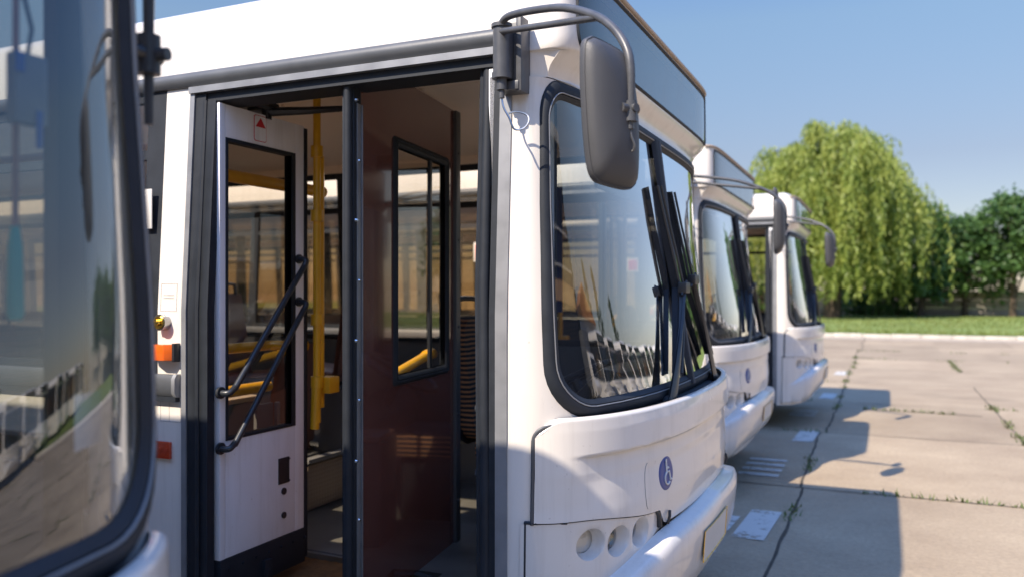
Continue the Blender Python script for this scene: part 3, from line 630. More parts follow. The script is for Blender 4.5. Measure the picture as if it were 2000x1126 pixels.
    # seats
    def seat(x, y, z, face):
        root = empty('passenger_seat', (x, y, z), 0 if face > 0 else PI); root.parent = bus
        s = MB(); s.prism([(-.22, 0), (.20, .02), (.24, .06), (.22, .09), (-.2, .07)], -.21, .21, lambda u, v, d: (u, d, v), bev=.015); s.build('seat_pan', 'seat', root)
        s = MB(); s.grid(lambda u, v: (-.20 - .10 * v - .035 * math.sin(PI * u), lerp(-.21, .21, u) * (1 - .06 * v ** 3), .05 + .62 * v), 10, 10); s.grid(lambda u, v: (-.235 - .10 * v - .035 * math.sin(PI * u), lerp(-.21, .21, u) * (1 - .06 * v ** 3), .05 + .62 * v), 10, 10); s.build('seat_back', 'seat', root)
        s = MB(); s.tube([(-.31, -.15, .66), (-.32, -.15, .72), (-.32, -.12, .74), (-.32, .12, .74), (-.32, .15, .72), (-.31, .15, .66)], .012, 8, smooth=3); s.build('seat_handle', 'satin', root)
        s = MB(); s.box(-.12, .12, -.04, .04, -.30, .01, .01); s.build('pedestal', 'black', root)
    for x, y, z, fc in ((-2.62, 1.98, 1.10, -1), (-2.72, 1.45, .70, -1), (-3.4, 2.15, 1.0, 1), (-4.3, 2.15, .72, 1), (-4.3, .38, .72, 1), (-5.1, .38, .72, 1), (-5.1, 2.15, .72, 1), (-6.0, 2.15, .72, 1)): seat(x, y, z, fc)
    # handrails
    def rail_(pts, r_, name='handrail'):
        t = MB(); t.tube(pts, r_, 12); return t.build(name, 'yellow', bus)
    px_, py_ = -1.70, .672
    hp_ = rail_([(px_, py_, 1.05), (px_, py_, 2.64)], .0185, 'stanchion'); t = MB(); t.tube([(px_ - .012, py_ + .035, 1.12), (px_ - .012, py_ + .035, 2.34)], .024, 14)
    for z in (2.33, 2.02, 1.52, 1.22): t.tube([(px_, py_, z), (px_, py_, z + .055)], .030, 12); 
    t.box(px_ - .02, px_ + .06, py_ + .02, py_ + .10, 1.19, 1.27, .006); t.tube([(px_, py_, 1.25), (px_ - .01, py_ - .005, 1.02)], [.026, .022], 10); t.build('stanchion_sleeve', 'yellow', hp_)
    t = MB(); t.box(px_ - .03, px_ - .018, py_ + .045, py_ + .066, 1.70, 1.80, .004); t.build('stanchion_plate', 'armgrey', hp_)
    rail_([(-1.95, .05, 2.215), (-1.95, 1.05, 2.215)], .03)
    rail_([(-1.95, .05, 1.42), (-1.95, .62, 1.42), (-1.75, .66, 1.42)], .024); rail_([(-2.0, .10, 1.42), (-2.0, .10, 1.18)], .02); rail_([(-2.02, .05, 1.21), (-2.02, .70, 1.21)], .028)
    b = MB(); b.box(-2.01, -1.99, .58, .70, .385, 1.13, .004); b.build('screen_panel', 'greypanel', bus); b = MB(); b.box(-1.99, -1.968, .705, .728, .385, 1.13, .004); b.box(-2.0, -1.96, .62, .74, .385, .50, .006); b.build('screen_post', 'alu', bus)
    b = MB(); b.prism([(-2.45, .25), (-2.2, .22), (-2.18, .42), (-2.4, .45)], 1.155, 1.26, lambda u, v, d: (u, v, d), bev=.02); b.build('first_aid_bag', 'red', bus)
    t = MB(); t.tube([(-2.3, .42, 2.5), (-2.3, .42, 2.25)], [.012, .03], 8); t.build('hanging_strap', 'black', bus)
    # ---------------- driver's partition
    O = Vector((-1.10, .09, 0)); dr = Vector((-.13, .99, 0)).normalized(); nr = Vector((.99, .13, 0)).normalized()
    def PT(s_, d, z): return O + dr * s_ + nr * d + Vector((0, 0, z))
    def pbox(mb, s0, s1, d0, d1, z0, z1, bev=0.): return mb.box(s0, s1, d0, d1, z0, z1, bev, xf=lambda p: PT(p.x, p.y, p.z))
    wo = rrect(.375, 1.035, 1.27, 2.36, .02, .02, 4, 6); pw_ = rrect(.06, 1.11, .385, 2.62, .001, .001, 4, 6)
    pn = MB(); patch(pn, pw_, wo, 3, lambda l, z, o: PT(l, .012, z)); patch(pn, pw_, wo, 3, lambda l, z, o: PT(l, -.012, z)); part = pn.build('driver_partition', 'maroon', bus)
    fr = MB(); wi = rrect(.418, .992, 1.315, 2.315, .015, .015, 4, 6)
    patch(fr, wo, wi, 8, lambda l, z, o: PT(l, .012 + o, z), lambda t: .014 * math.sin(PI * t) ** .5 - .006 * (.42 < t < .6)); patch(fr, wo, wi, 4, lambda l, z, o: PT(l, -.012 - o, z), lambda t: .012 * math.sin(PI * t)); fr.build('partition_window_frame', 'rubber', part)
    g = MB(); g.add([PT(a, .0, z) for a, z in ((.40, 1.29), (1.01, 1.29), (1.01, 2.34), (.40, 2.34))], [(0, 1, 2, 3)]); g.build('partition_window', 'doorglass', part)
    g = MB(); pbox(g, .80, .83, -.004, .010, 1.315, 2.315, .002); g.build('window_mullion', 'satin', part)
    e = MB(); pbox(e, .0, .06, -.03, .022, .37, 2.60, .004); e.tube([PT(-.008, .0, .37), PT(-.008, 0, 2.6)], .018, 10); pe = e.build('partition_edge_post', 'rubber', part)
    e = MB(); pbox(e, .022, .052, .0215, .0245, .40, 2.42, .001); pbox(e, .060, .066, .012, .028, .38, 2.42, .001); e.build('edge_plate', 'alu', part)
    for i in range(9): e = MB(); e.tube([PT(.036 if i % 2 else .014, .022, .55 + i * .235), PT(.036 if i % 2 else .014, .031, .55 + i * .235)], [.008, .005], 10); e.build('rivet', 'chrome', part)
    e = MB(); pbox(e, 1.11, 1.175, -.03, .03, .36, 2.62, .008); 
    for i in range(5): e.tube([PT(1.14, .03, .6 + .45 * i), PT(1.14, .036, .6 + .45 * i)], [.008, .005], 8)
    e.build('partition_rear_post', 'trim', part)
    t = MB(); t.tube([PT(.50, -.08, 1.286), PT(.99, -.08, 1.363)], .024, 14); t.tube([PT(.955, -.08, 1.358), PT(1.03, -.08, 1.368), PT(1.075, -.08, 1.362)], [.029, .031, .022], 12); t.build('handrail', 'yellow', bus)
    # ---------------- driver's place
    root = empty('driver_seat', (-1.03, 1.78, .80)); root.parent = bus
    s = MB(); s.box(-.26, .24, -.25, .25, -.06, .08, .04); s.build('seat_pan', 'stripes', root)
    s = MB(); s.prism(rrect(-.27, .27, .05, .74, .10, .16, 7, 4), -.05, .05, lambda u, v, d: (-.27 - v * .14 + d, u, v), bev=.03); s.build('seat_back', 'stripes', root)
    s = MB(); s.prism(rrect(-.29, .29, .02, .70, .10, .16, 7, 4), -.05, .02, lambda u, v, d: (-.33 - v * .14 + d, u, v), bev=.02); s.tube([(-.40, -.22, .60), (-.42, -.24, .78), (-.42, -.12, .84), (-.42, .1, .84)], .016, 8, smooth=3); s.build('seat_shell', 'black', root)
    s = MB(); s.box(-.2, .2, -.2, .2, -.42, -.06, .02); s.build('pedestal', 'black', root)
    c = MB(); c.grid(lambda u, v: (lerp(-1.38, -1.08, u), 2.36 - .02 * math.sin(u * 30), lerp(1.55, 2.35, v)), 40, 4); c.build('window_curtain', 'curtain', bus)
    d = MB(); d.prism([(-.72, .95), (-.62, 1.13), (-.22, 1.20), (-.14, 1.16), (-.16, .40), (-.60, .40)], .45, 2.40, lambda u, v, dd: (u, dd, v), bev=.02); db = d.build('dashboard', 'greypanel', bus)
    d = MB(); d.prism([(-.70, 1.10), (-.50, 1.30), (-.38, 1.28), (-.40, 1.12)], 1.40, 2.15, lambda u, v, dd: (u, dd, v), bev=.02); d.build('instrument_hood', 'black', db)
    sw = MB(); ax = Vector((-.45, 0, .89)).normalized(); cs = Vector((-.78, 1.78, 1.20)); u1 = Vector((0, 1, 0)); u2 = ax.cross(u1)
    sw.tube([cs + (u1 * math.cos(a) + u2 * math.sin(a)) * .225 for a in [2 * PI * i / 36 for i in range(37)]], .015, 8); sw.tube([cs - u1 * .22, cs, cs + u1 * .22], .014, 6); sw.tube([cs, cs - ax * .35], .03, 8); sw.tube([cs, cs - u2 * .22], .014, 6); sw.build('steering_wheel', 'black', bus)
    sv = MB(); sv.box(-.52, -.50, 1.35, 2.25, 2.20, 2.46, .006); sv.build('sun_blind', 'greypanel', bus)
    pl_ = MB(); pl_.box(-.48, -.40, .05, .11, 1.2, 2.45, .01); pl_.build('inner_pillar', 'black', bus)
    pl_ = MB(); pl_.box(-.43, -.39, 2.40, 2.45, 1.2, 2.45, .008); pl_.build('inner_pillar', 'black', bus)
    bx = MB(); bx.box(-.90, -.62, 1.02, 1.30, .385, .92, .02); bxo = bx.build('cab_box', 'black', bus); bx = MB(); bx.box(-.89, -.63, 1.03, 1.29, .92, .95, .01); bx.build('box_lid', 'seat', bxo)
    make_door_leaf(bus, -1.72, 1)
    make_door_leaf(bus, -.475, -1)
    return bus

bus = make_bus()
INTERIOR = ('hanging_strap', 'first_aid_bag', 'cab_box')
EXTRA = INTERIOR + ('passenger_seat', 'driver_seat', 'steering_wheel', 'handrail', 'stanchion', 'ceiling_panel', 'entrance_mat', 'step_edge', 'wheel_box', 'screen_panel', 'screen_post', 'door_operator', 'driver_partition', 'door_leaf', 'key_switch', 'side_marker_lamp', 'side_reflector', 'label_outline', 'service_flap', 'notice', 'panel_latch', 'sun_blind', 'window_curtain')
tag(bus, 'white city bus with its front door open onto yellow handrails, large in the middle', 'bus', 'white buses parked in a row')
def place(src, loc, rz, label, skip=()):
    o = copy_tree(src, None, skip); o.location = loc; o.rotation_euler = (0, 0, rz); o['label'] = label; return o
fore = place(bus, (-.045, -4.06, .05), 0, 'white bus cut off at the left edge, its dark windscreen close to the camera', INTERIOR)
b2 = place(bus, (-.28, 4.02, 0), 0, 'white bus directly behind the open-door bus, its mirror on a long thin arm', INTERIOR)
b3 = place(bus, (-.03, 8.0, 0), 0, 'white bus farthest along the row, in front of the weeping willow', INTERIOR)
t = MB(); t.tube([(-.352, 2.55, 1.93), (-.352, 2.55, 2.30), (-.352, 2.54, 2.72)], [.008, .012, .012], 10); cyl(t, (-.352, 2.55, 2.02), (0, 0, 1), .021, .07, 14); t.tube([(-.375, 2.545, 2.055), (-.315, 2.56, 2.055)], .012, 10); t.tube([(-.352, 2.50, 2.055), (-.352, 2.575, 2.055)], .014, 10); t.build('mirror_post', 'satin', fore)
def swing(b, deg, k=1.):
    for c in KIDS(b):
        if c.name.split('.')[0] == 'mirror_arm':
            p = Vector((-.375, -.07, 0)); R = Matrix.Rotation(math.radians(deg), 4, 'Z'); c.matrix_local = Matrix.Translation(p) @ R @ Matrix.Diagonal((k, k, 1, 1)) @ Matrix.Translation(-p); return c
m2 = swing(b2, 33, 1.2); swing(b3, 14, 1.1)
sm = [c for c in KIDS(m2) if c.name.startswith('mirror_head')][0]
for par in (m2,):
    c = sm.copy(); COL.objects.link(c); c.parent = par; c.name = 'kerb_mirror'
    Mx = Matrix.Translation((.15, -.10, 1.30)) @ Matrix.Diagonal((.55, .55, .55, 1)); c.matrix_local = Matrix.Translation((.11, -.07, 1.30)) @ Matrix.Diagonal((.5, .5, .5, 1))

# the facing row on the other side of the yard, seen mirrored in the windscreens
for i, (y, dx) in enumerate([(15.6, 0), (19.8, .5), (24.0, -.3), (28.2, .2), (32.6, .6), (37.0, 0), (41.4, .4), (46., -.3), (50.5, 0)]):
    o = place(bus, (17.0 + dx, y + 2.5, 0), PI, 'white bus parked in the facing row across the yard, seen only mirrored in the glass', EXTRA); o['group'] = 'buses in the facing row'

# ------------------------------------------------------------------ loose things by the foreground bus
bb = fore.location
t = MB(); t.tube([(0, 0, 0), (.004, 0, .75)], .0045, 10); br = empty('squeegee', (-.34, -1.80, 1.765)); t.build('stick', 'stick', br)
t = MB(); t.tube([(0, 0, -.125), (0, 0, -.115), (0, 0, -.02), (0, 0, .01)], [.009, .012, .010, .006], 12); t.build('grip', 'teal', br)
tag(br, 'long wooden stick with a teal plastic grip hanging behind the foreground windscreen', 'squeegee')
t = MB(); t.box(-.012, .012, -.026, .026, -.052, .052, .006); hb = empty('hanging_box', (-.335, -1.785, 1.975)); t.build('case', 'boxgrey', hb)
t = MB(); t.tube([(0, 0, .05), (.003, .005, .09), (-.003, -.004, .14), (0, 0, .6)], .0035, 6); t.build('cord', 'black', hb); t = MB(); t.box(.012, .016, .004, .014, -.085, -.03, .002); t.box(.012, .016, -.028, -.014, .02, .05, .002); t.build('tape', 'bluetape', hb)
tag(hb, 'worn grey plastic case hanging on a cord behind the foreground windscreen', 'case')
p = MB(); p.grid(lambda u, v: (-.30 - .04 * u, lerp(-1.735, -1.655, u), lerp(1.44, 1.525, v)), 4, 3); tag(p.build('paper_sheet', 'paper'), 'white paper sheet stuck inside the lower corner of the foreground windscreen', 'paper')

# ------------------------------------------------------------------ ground
def ground_mat():
    m, nt = new_mat('concrete_slabs'); L = nt.links.new
    out = N(nt, 'ShaderNodeOutputMaterial'); b = N(nt, 'ShaderNodeBsdfPrincipled'); b.inputs['Roughness'].default_value = .85
    tc = N(nt, 'ShaderNodeTexCoord'); sx = N(nt, 'ShaderNodeSeparateXYZ'); L(tc.outputs['Object'], sx.inputs[0])
    def cell(o, off, size):
        a = N(nt, 'ShaderNodeMath', operation='SUBTRACT'); L(o, a.inputs[0]); a.inputs[1].default_value = off
        d = N(nt, 'ShaderNodeMath', operation='DIVIDE'); L(a.outputs[0], d.inputs[0]); d.inputs[1].default_value = size
        f = N(nt, 'ShaderNodeMath', operation='FLOOR'); L(d.outputs[0], f.inputs[0]); return f.outputs[0]
    cx = cell(sx.outputs['X'], .12, 2.1); cy = cell(sx.outputs['Y'], 4.93, 3.05)
    cb = N(nt, 'ShaderNodeCombineXYZ'); L(cx, cb.inputs[0]); L(cy, cb.inputs[1])
    wn = N(nt, 'ShaderNodeTexWhiteNoise', noise_dimensions='2D'); L(cb.outputs[0], wn.inputs['Vector'])
    n1 = N(nt, 'ShaderNodeTexNoise'); n1.inputs['Scale'].default_value = .8; n1.inputs['Detail'].default_value = 9; n1.inputs['Roughness'].default_value = .65; L(tc.outputs['Object'], n1.inputs['Vector'])
    n2 = N(nt, 'ShaderNodeTexNoise'); n2.inputs['Scale'].default_value = 28; n2.inputs['Detail'].default_value = 6; n2.inputs['Roughness'].default_value = .75; L(tc.outputs['Object'], n2.inputs['Vector'])
    r1 = N(nt, 'ShaderNodeValToRGB'); e = r1.color_ramp.elements; e[0].position = .3; e[0].color = (.29, .218, .142, 1); e[1].position = .7; e[1].color = (.43, .338, .224, 1); L(n1.outputs['Fac'], r1.inputs['Fac'])
    r2 = N(nt, 'ShaderNodeMapRange'); r2.inputs['From Min'].default_value = .3; r2.inputs['From Max'].default_value = .72; r2.inputs['To Min'].default_value = .78; r2.inputs['To Max'].default_value = 1.12; L(n2.outputs['Fac'], r2.inputs['Value'])
    r3 = N(nt, 'ShaderNodeMapRange'); r3.inputs['To Min'].default_value = .88; r3.inputs['To Max'].default_value = 1.1; L(wn.outputs['Value'], r3.inputs['Value'])
    mu = N(nt, 'ShaderNodeMath', operation='MULTIPLY'); L(r2.outputs[0], mu.inputs[0]); L(r3.outputs[0], mu.inputs[1])
    # dark stains of oil and damp
    n3 = N(nt, 'ShaderNodeTexNoise'); n3.inputs['Scale'].default_value = .45; n3.inputs['Detail'].default_value = 7; L(tc.outputs['Object'], n3.inputs['Vector'])
    r4 = N(nt, 'ShaderNodeMapRange'); r4.inputs['From Min'].default_value = .58; r4.inputs['From Max'].default_value = .75; r4.inputs['To Min'].default_value = 1; r4.inputs['To Max'].default_value = .72; L(n3.outputs['Fac'], r4.inputs['Value'])
    m4 = N(nt, 'ShaderNodeMath', operation='MULTIPLY'); L(mu.outputs[0], m4.inputs[0]); L(r4.outputs[0], m4.inputs[1])
    vm = N(nt, 'ShaderNodeVectorMath', operation='SCALE'); L(r1.outputs['Color'], vm.inputs[0]); L(m4.outputs[0], vm.inputs['Scale'])
    vo = N(nt, 'ShaderNodeTexVoronoi'); vo.inputs['Scale'].default_value = 55; L(tc.outputs['Object'], vo.inputs['Vector'])
    r5 = N(nt, 'ShaderNodeMapRange'); r5.inputs['From Min'].default_value = .08; r5.inputs['From Max'].default_value = .30; r5.inputs['To Min'].default_value = .74; r5.inputs['To Max'].default_value = 1; L(vo.outputs['Distance'], r5.inputs['Value'])
    n6 = N(nt, 'ShaderNodeTexNoise'); n6.inputs['Scale'].default_value = 3.2; n6.inputs['Detail'].default_value = 8; n6.inputs['Roughness'].default_value = .8; L(tc.outputs['Object'], n6.inputs['Vector'])
    r6 = N(nt, 'ShaderNodeMapRange'); r6.inputs['From Min'].default_value = .62; r6.inputs['From Max'].default_value = .70; r6.inputs['To Min'].default_value = 1; r6.inputs['To Max'].default_value = .62; L(n6.outputs['Fac'], r6.inputs['Value'])
    m5 = N(nt, 'ShaderNodeMath', operation='MULTIPLY'); L(r5.outputs[0], m5.inputs[0]); L(r6.outputs[0], m5.inputs[1])
    vm2 = N(nt, 'ShaderNodeVectorMath', operation='SCALE'); L(vm.outputs[0], vm2.inputs[0]); L(m5.outputs[0], vm2.inputs['Scale'])
    L(vm2.outputs[0], b.inputs['Base Color'])
    bp = N(nt, 'ShaderNodeBump'); bp.inputs['Strength'].default_value = .5; bp.inputs['Distance'].default_value = .02; L(n2.outputs['Fac'], bp.inputs['Height']); L(bp.outputs[0], b.inputs['Normal'])
    L(b.outputs[0], out.inputs['Surface'])
    return m
g = MB(); g.add([(-400, -400, 0), (500, -400, 0), (500, 700, 0), (-400, 700, 0)], [(0, 1, 2, 3)]); tag(g.build('ground', ground_mat()), kind='structure')
M['joint'] = pmat('joint_dirt', (.075, .06, .042), .95, var=.5, scale=6, bump=.5)
rj = random.Random(3)
j = MB(); tufts = []
def joint(p, q, w=.022, weed=.3):
    n = max(4, int(math.hypot(q[0] - p[0], q[1] - p[1]) / .12)); dx, dy = q[0] - p[0], q[1] - p[1]; L = math.hypot(dx, dy); nx, ny = -dy / L, dx / L; vs = []
    for i in range(n + 1):
        t = i / n; wob = .012 * mnoise.noise(Vector((p[0] * 3 + t * 9, p[1], 2.))) * 2; a = w * (.6 + .8 * abs(mnoise.noise(Vector((t * L * 2.3, p[0], p[1]))))) ; x = lerp(p[0], q[0], t) + nx * wob; y = lerp(p[1], q[1], t) + ny * wob
        vs += [(x + nx * a, y + ny * a, .004), (x - nx * a, y - ny * a, .004)]
        if mnoise.noise(Vector((x * 1.1 + 3, y * 1.1, 5.))) > .32 - weed: tufts.append((x, y, weed))
    j.add(vs, [(2 * i, 2 * i + 1, 2 * i + 3, 2 * i + 2) for i in range(n)])
for k in range(-3, 10): joint((-14, 4.93 + k * 3.05), (24, 4.93 + k * 3.05), .009 if k != 0 else .012, .10 if k not in (0, 1) else .24)
xs = [.12 + 2.1 * k for k in range(-4, 11)]
for i, x in enumerate(xs):
    for k in range(-3, 9):
        if abs(x - .12) < .01: joint((x + .05 * rj.uniform(-1, 1), 4.93 + k * 3.05), (x + .05 * rj.uniform(-1, 1), 4.93 + (k + 1) * 3.05), .014, .17)
        elif rj.random() < .35 or (abs(x - 2.22) < .01 and k == 1): joint((x, 4.93 + k * 3.05), (x, 4.93 + (k + 1) * 3.05), .011, .3 if abs(x - 2.22) < .01 else .12)
joint((.55, 10.35), (2.0, 10.25), .02, .5); joint((-14, 28.6), (30, 28.9), .02, .2)
tag(j.build('pavement_joints', 'joint'), kind='structure')
M['weed'] = leaf_mat('weed_leaf', (.07, .10, .022), (.16, .19, .05), .3)
wd = MB(); rw = random.Random(5)
for x, y, w in tufts:
    if y > 24 or y < -1: continue
    for k in range(int(5 + 16 * w)):
        a = rw.uniform(0, 2 * PI); r = rw.uniform(.0, .045); h = rw.uniform(.015, .065); bx, by = x + rw.gauss(0, .03), y + rw.gauss(0, .025); c, s_ = math.cos(a), math.sin(a); wdt = rw.uniform(.005, .013)
        wd.add([(bx - s_ * wdt, by + c * wdt, .004), (bx + s_ * wdt, by - c * wdt, .004), (bx + c * h * .8, by + s_ * h * .8, h)], [(0, 1, 2)])
tag(wd.build('joint_weeds', 'weed', recalc=False), 'low green weeds growing along the cracks between the concrete slabs', 'weeds', kind='stuff')
# worn white paint
def worn_mat():
    m, nt = new_mat('worn_road_paint'); L = nt.links.new
    out = N(nt, 'ShaderNodeOutputMaterial'); b = N(nt, 'ShaderNodeBsdfPrincipled'); b.inputs['Base Color'].default_value = (.62, .60, .55, 1); b.inputs['Roughness'].default_value = .7
    tc = N(nt, 'ShaderNodeTexCoord'); nz = N(nt, 'ShaderNodeTexNoise'); nz.inputs['Scale'].default_value = 6; nz.inputs['Detail'].default_value = 10; nz.inputs['Roughness'].default_value = .78; L(tc.outputs['Object'], nz.inputs['Vector'])
    mr = N(nt, 'ShaderNodeMapRange'); mr.inputs['From Min'].default_value = .36; mr.inputs['From Max'].default_value = .47; mr.inputs['To Max'].default_value = .78; L(nz.outputs['Fac'], mr.inputs['Value'])
    t = N(nt, 'ShaderNodeBsdfTransparent'); mx = N(nt, 'ShaderNodeMixShader'); L(mr.outputs[0], mx.inputs[0]); L(t.outputs[0], mx.inputs[1]); L(b.outputs[0], mx.inputs[2]); L(mx.outputs[0], out.inputs['Surface'])
    return m
pm = MB()
def paint(x0, x1, y0, y1, sk=0): pm.add([(x0, y0, .008), (x1, y0, .008), (x1 + sk, y1, .008), (x0 + sk, y1, .008)], [(0, 1, 2, 3)])
for yy in (.0, 4.35, 8.4, 12.5, 16.6): paint(-.16, .06, yy - 1.55 + .4, yy - .35, .03)
for k in range(4): paint(-.44, -.08, 5.25 + k * .24, 5.36 + k * .24)
for k in range(3): paint(-.40, -.06, 9.3 + k * .24, 9.4 + k * .24)
paint(-.34, -.20, 3.35, 3.75, .02); paint(-.52, -.22, 2.72, 2.84, .03)
tag(pm.build('painted_markings', worn_mat()), kind='structure')
# apron, kerb, lawn
M['apron'] = pmat('sandy_concrete', (.42, .34, .25), .9, var=.25, scale=3, bump=.3, bscale=20)
a = MB(); a.add([(-60, 29.3, .004), (90, 29.3, .004), (90, 31.1, .004), (-60, 31.1, .004)], [(0, 1, 2, 3)]); tag(a.build('pavement', 'apron'), kind='structure')
M['kerb'] = pmat('pale_kerb_stone', (.58, .54, .47), .85, var=.25, scale=4, bump=.2)
rk = random.Random(2); kb = MB(); x = -40.
while x < 60:
    kb.box(x, x + .985, 31.1 + rk.uniform(-.012, .012), 31.28, 0, .13 + rk.uniform(-.012, .008), .012); x += 1.0
tag(kb.build('kerb', 'kerb'), kind='structure')
M['grass'] = pmat('lawn_grass', (.20, .25, .055), .9, var=.45, scale=.7, bump=.8, bscale=9, col2=(.13, .19, .04))
def lawn(u, v):
    x = lerp(-90, 110, u); y = lerp(31.28, 120, v); return (x, y, .10 + .05 * mnoise.noise(Vector((x * .2, y * .2, 0))) if v > 0 else .08)
gl = MB(); gl.grid(lawn, 80, 50); tag(gl.build('lawn', 'grass'), kind='structure')
gb = MB(); rg = random.Random(9)
for k in range(16000):
    x = rg.uniform(-9, 16); y = 31.35 + 27 * rg.random() ** 1.6; h = rg.uniform(.05, .14); a = rg.uniform(0, PI); w = rg.uniform(.015, .04)
    gb.add([(x - w * math.cos(a), y - w * math.sin(a), .09), (x + w * math.cos(a), y + w * math.sin(a), .09), (x + rg.gauss(0, .03), y + rg.gauss(0, .03), .09 + h)], [(0, 1, 2)])
M['blade'] = leaf_mat('grass_blades', (.11, .16, .03), (.24, .26, .07), .35)
tag(gb.build('grass_tufts', 'blade', recalc=False), 'sunlit grass covering the strip beyond the kerb', 'grass', kind='stuff')
# boundary wall of concrete panels
M['wall'] = pmat('concrete_wall', (.40, .35, .29), .9, var=.28, scale=1.6, bump=.4, bscale=14)
wl = empty('boundary_wall', (0, 61.5, 0)); tag(wl, 'low concrete panel wall behind the lawn and under the trees', 'wall')
wp = MB(); wq = MB()
for k in range(40):
    x = -40 + k * 2.5; 
    for r in range(3): wp.box(x + .07, x + 2.43, -.05, .05, .05 + r * .57, .05 + r * .57 + .56, .015)
    wq.box(x - .07, x + .07, -.09, .09, 0, 1.80, .015)
wp.build('wall_panels', 'wall', wl); wq.build('wall_posts', 'wall', wl)

# ------------------------------------------------------------------ trees
M['bark'] = pmat('tree_bark', (.09, .065, .045), .9, var=.4, scale=8, bump=.8, bscale=20)
M['willow'] = leaf_mat('willow_leaf', (.16, .24, .048), (.41, .45, .10), .45)
M['darkleaf'] = leaf_mat('dark_leaf', (.04, .10, .03), (.125, .22, .055), .38)
M['poplarleaf'] = leaf_mat('poplar_leaf', (.02, .045, .015), (.05, .085, .025), .3)
def leaf(mb, p, d, w, rnd):
    """one small leaf quad at p, long axis d"""
    s_ = Vector((rnd.gauss(0, 1), rnd.gauss(0, 1), rnd.gauss(0, 1))); s_ = s_.cross(d)
    if s_.length < 1e-6: return
    s_ = s_.normalized() * w; mb.add([p, p + d * .5 + s_, p + d, p + d * .5 - s_], [(0, 1, 2, 3)])
def willow(loc, H, R, label):
    rnd = random.Random(21); root = empty('willow_tree', loc); tag(root, label, 'tree')
    tr = MB(); tr.tube([(0, 0, 0), (.1, .1, H * .2), (-.1, 0, H * .38)], [.55, .45, .36], 12)
    lv = MB(); ends = []
    for k in range(58):
        a = k * 2.399 + rnd.uniform(-.3, .3); q = math.sqrt((k + .5) / 58); e = R * q * (1 + .22 * mnoise.noise(Vector((math.cos(a) * 1.7, math.sin(a) * 1.7, 3.3)))) * rnd.uniform(.78, 1.06)
        hh = H * (1.0 - .20 * q ** 3) * rnd.uniform(.82, 1.0)
        if k % 3 == 0: hh *= rnd.uniform(.55, .8); e *= rnd.uniform(.85, 1.)
        tp = Vector((e * math.cos(a), e * math.sin(a), hh)); ends.append((tp, q))
        if k % 2 == 0: tr.tube([Vector((0, 0, H * .33)), Vector((tp.x * .3, tp.y * .3, lerp(H * .36, hh, .6))), Vector((tp.x * .7, tp.y * .7, hh - .3)), tp - Vector((0, 0, .5))], [.2, .12, .06, .03], 7, smooth=4)
    for c, q in ends:
        clump = rnd.uniform(.6, 1.15); dense = rnd.uniform(.55, 1.3)
        for s_ in range(int(48 * dense)):
            a = rnd.uniform(0, 2 * PI); rr = abs(rnd.gauss(0, 1)) * .62 * clump; st = c + Vector((math.cos(a) * rr, math.sin(a) * rr, rnd.uniform(-.5, .5) - rr * .35))
            ln = rnd.uniform(.7, 2.6)
            if q > .45 and rnd.random() < .6: ln += rnd.uniform(1.0, 5.5)
            ln = min(ln, st.z - rnd.uniform(.5, 2.8))
            if ln < .4: continue
            out = Vector((math.cos(a), math.sin(a), 0)) * rnd.uniform(.1, .5); p = st.copy(); n = int(ln / .2); sway = rnd.uniform(-.12, .12)
            for i in range(n):
                t = i / max(1, n); p = p + (out * (1 - t) ** 2 * .3 + Vector((sway * .1, sway * .05, -.16 - .05 * t)))
                for q2 in range(2):
                    d = Vector((rnd.gauss(0, .55), rnd.gauss(0, .55), -1)).normalized() * rnd.uniform(.25, .48); leaf(lv, p + Vector((rnd.gauss(0, .07), rnd.gauss(0, .07), 0)), d, rnd.uniform(.03, .065), rnd)
    tr.build('trunk', 'bark', root); lv.build('crown', 'willow', root, recalc=False); return root
def broad(loc, H, R, seed, label, mat='darkleaf', n=5200, name='broadleaf_tree', group=None, trunk=.22, low=.12):
    rnd = random.Random(seed); root = empty(name, loc); tag(root, label, 'tree', group)
    tr = MB(); tr.tube([(0, 0, 0), (.08, 0, H * .3), (0, .1, H * .62)], [trunk, trunk * .7, trunk * .3], 9); lv = MB(); cl = []
    for k in range(34):
        a = k * 2.399 + rnd.uniform(-.3, .3); v = (k + .5) / 34; z = H * lerp(low, .95, v) ; pr = math.sin(PI * min(1, (.22 + .78 * v)) ) ** .55 if v > .3 else .75 + .5 * v
        r = R * max(.12, pr) * rnd.uniform(.45, 1.0); c = Vector((r * math.cos(a), r * math.sin(a), z)); cl.append((c, R * rnd.uniform(.22, .42)))
        if k % 2 == 0: tr.tube([(0, 0, H * lerp(.12, .6, v)), c * .5 + Vector((0, 0, z * .5 * .9)), c], [trunk * .4, trunk * .22, .02], 6)
    for k in range(n):
        c, r = cl[rnd.randrange(len(cl))]; d = Vector((rnd.gauss(0, 1), rnd.gauss(0, 1), rnd.gauss(0, .62))).normalized() * r * rnd.random() ** .45
        p = c + d; dd = Vector((rnd.gauss(0, 1), rnd.gauss(0, 1), rnd.gauss(-.3, .6))).normalized() * rnd.uniform(.2, .42); leaf(lv, p, dd, rnd.uniform(.07, .15), rnd)
    tr.build('trunk', 'bark', root); lv.build('crown', mat, root, recalc=False); return root
willow((-2.25, 52.5, .05), 12.3, 4.75, 'tall yellow-green weeping willow with hanging strands behind the farthest bus')
GT = 'dark trees along the wall'
broad((2.9, 57.5, .05), 7.4, 2.6, 31, 'dark green tree right beside the weeping willow, half in its shade', group=GT, low=.20, n=6500)
broad((5.6, 60.3, .05), 6.6, 2.7, 36, 'lowest dark tree, in the dip of the tree line right of the willow', group=GT, low=.26, n=6500)
broad((8.3, 59.6, .05), 8.0, 3.0, 32, 'broad dark green tree at the right picture edge overhanging the pale wall', group=GT, low=.38, n=7500)
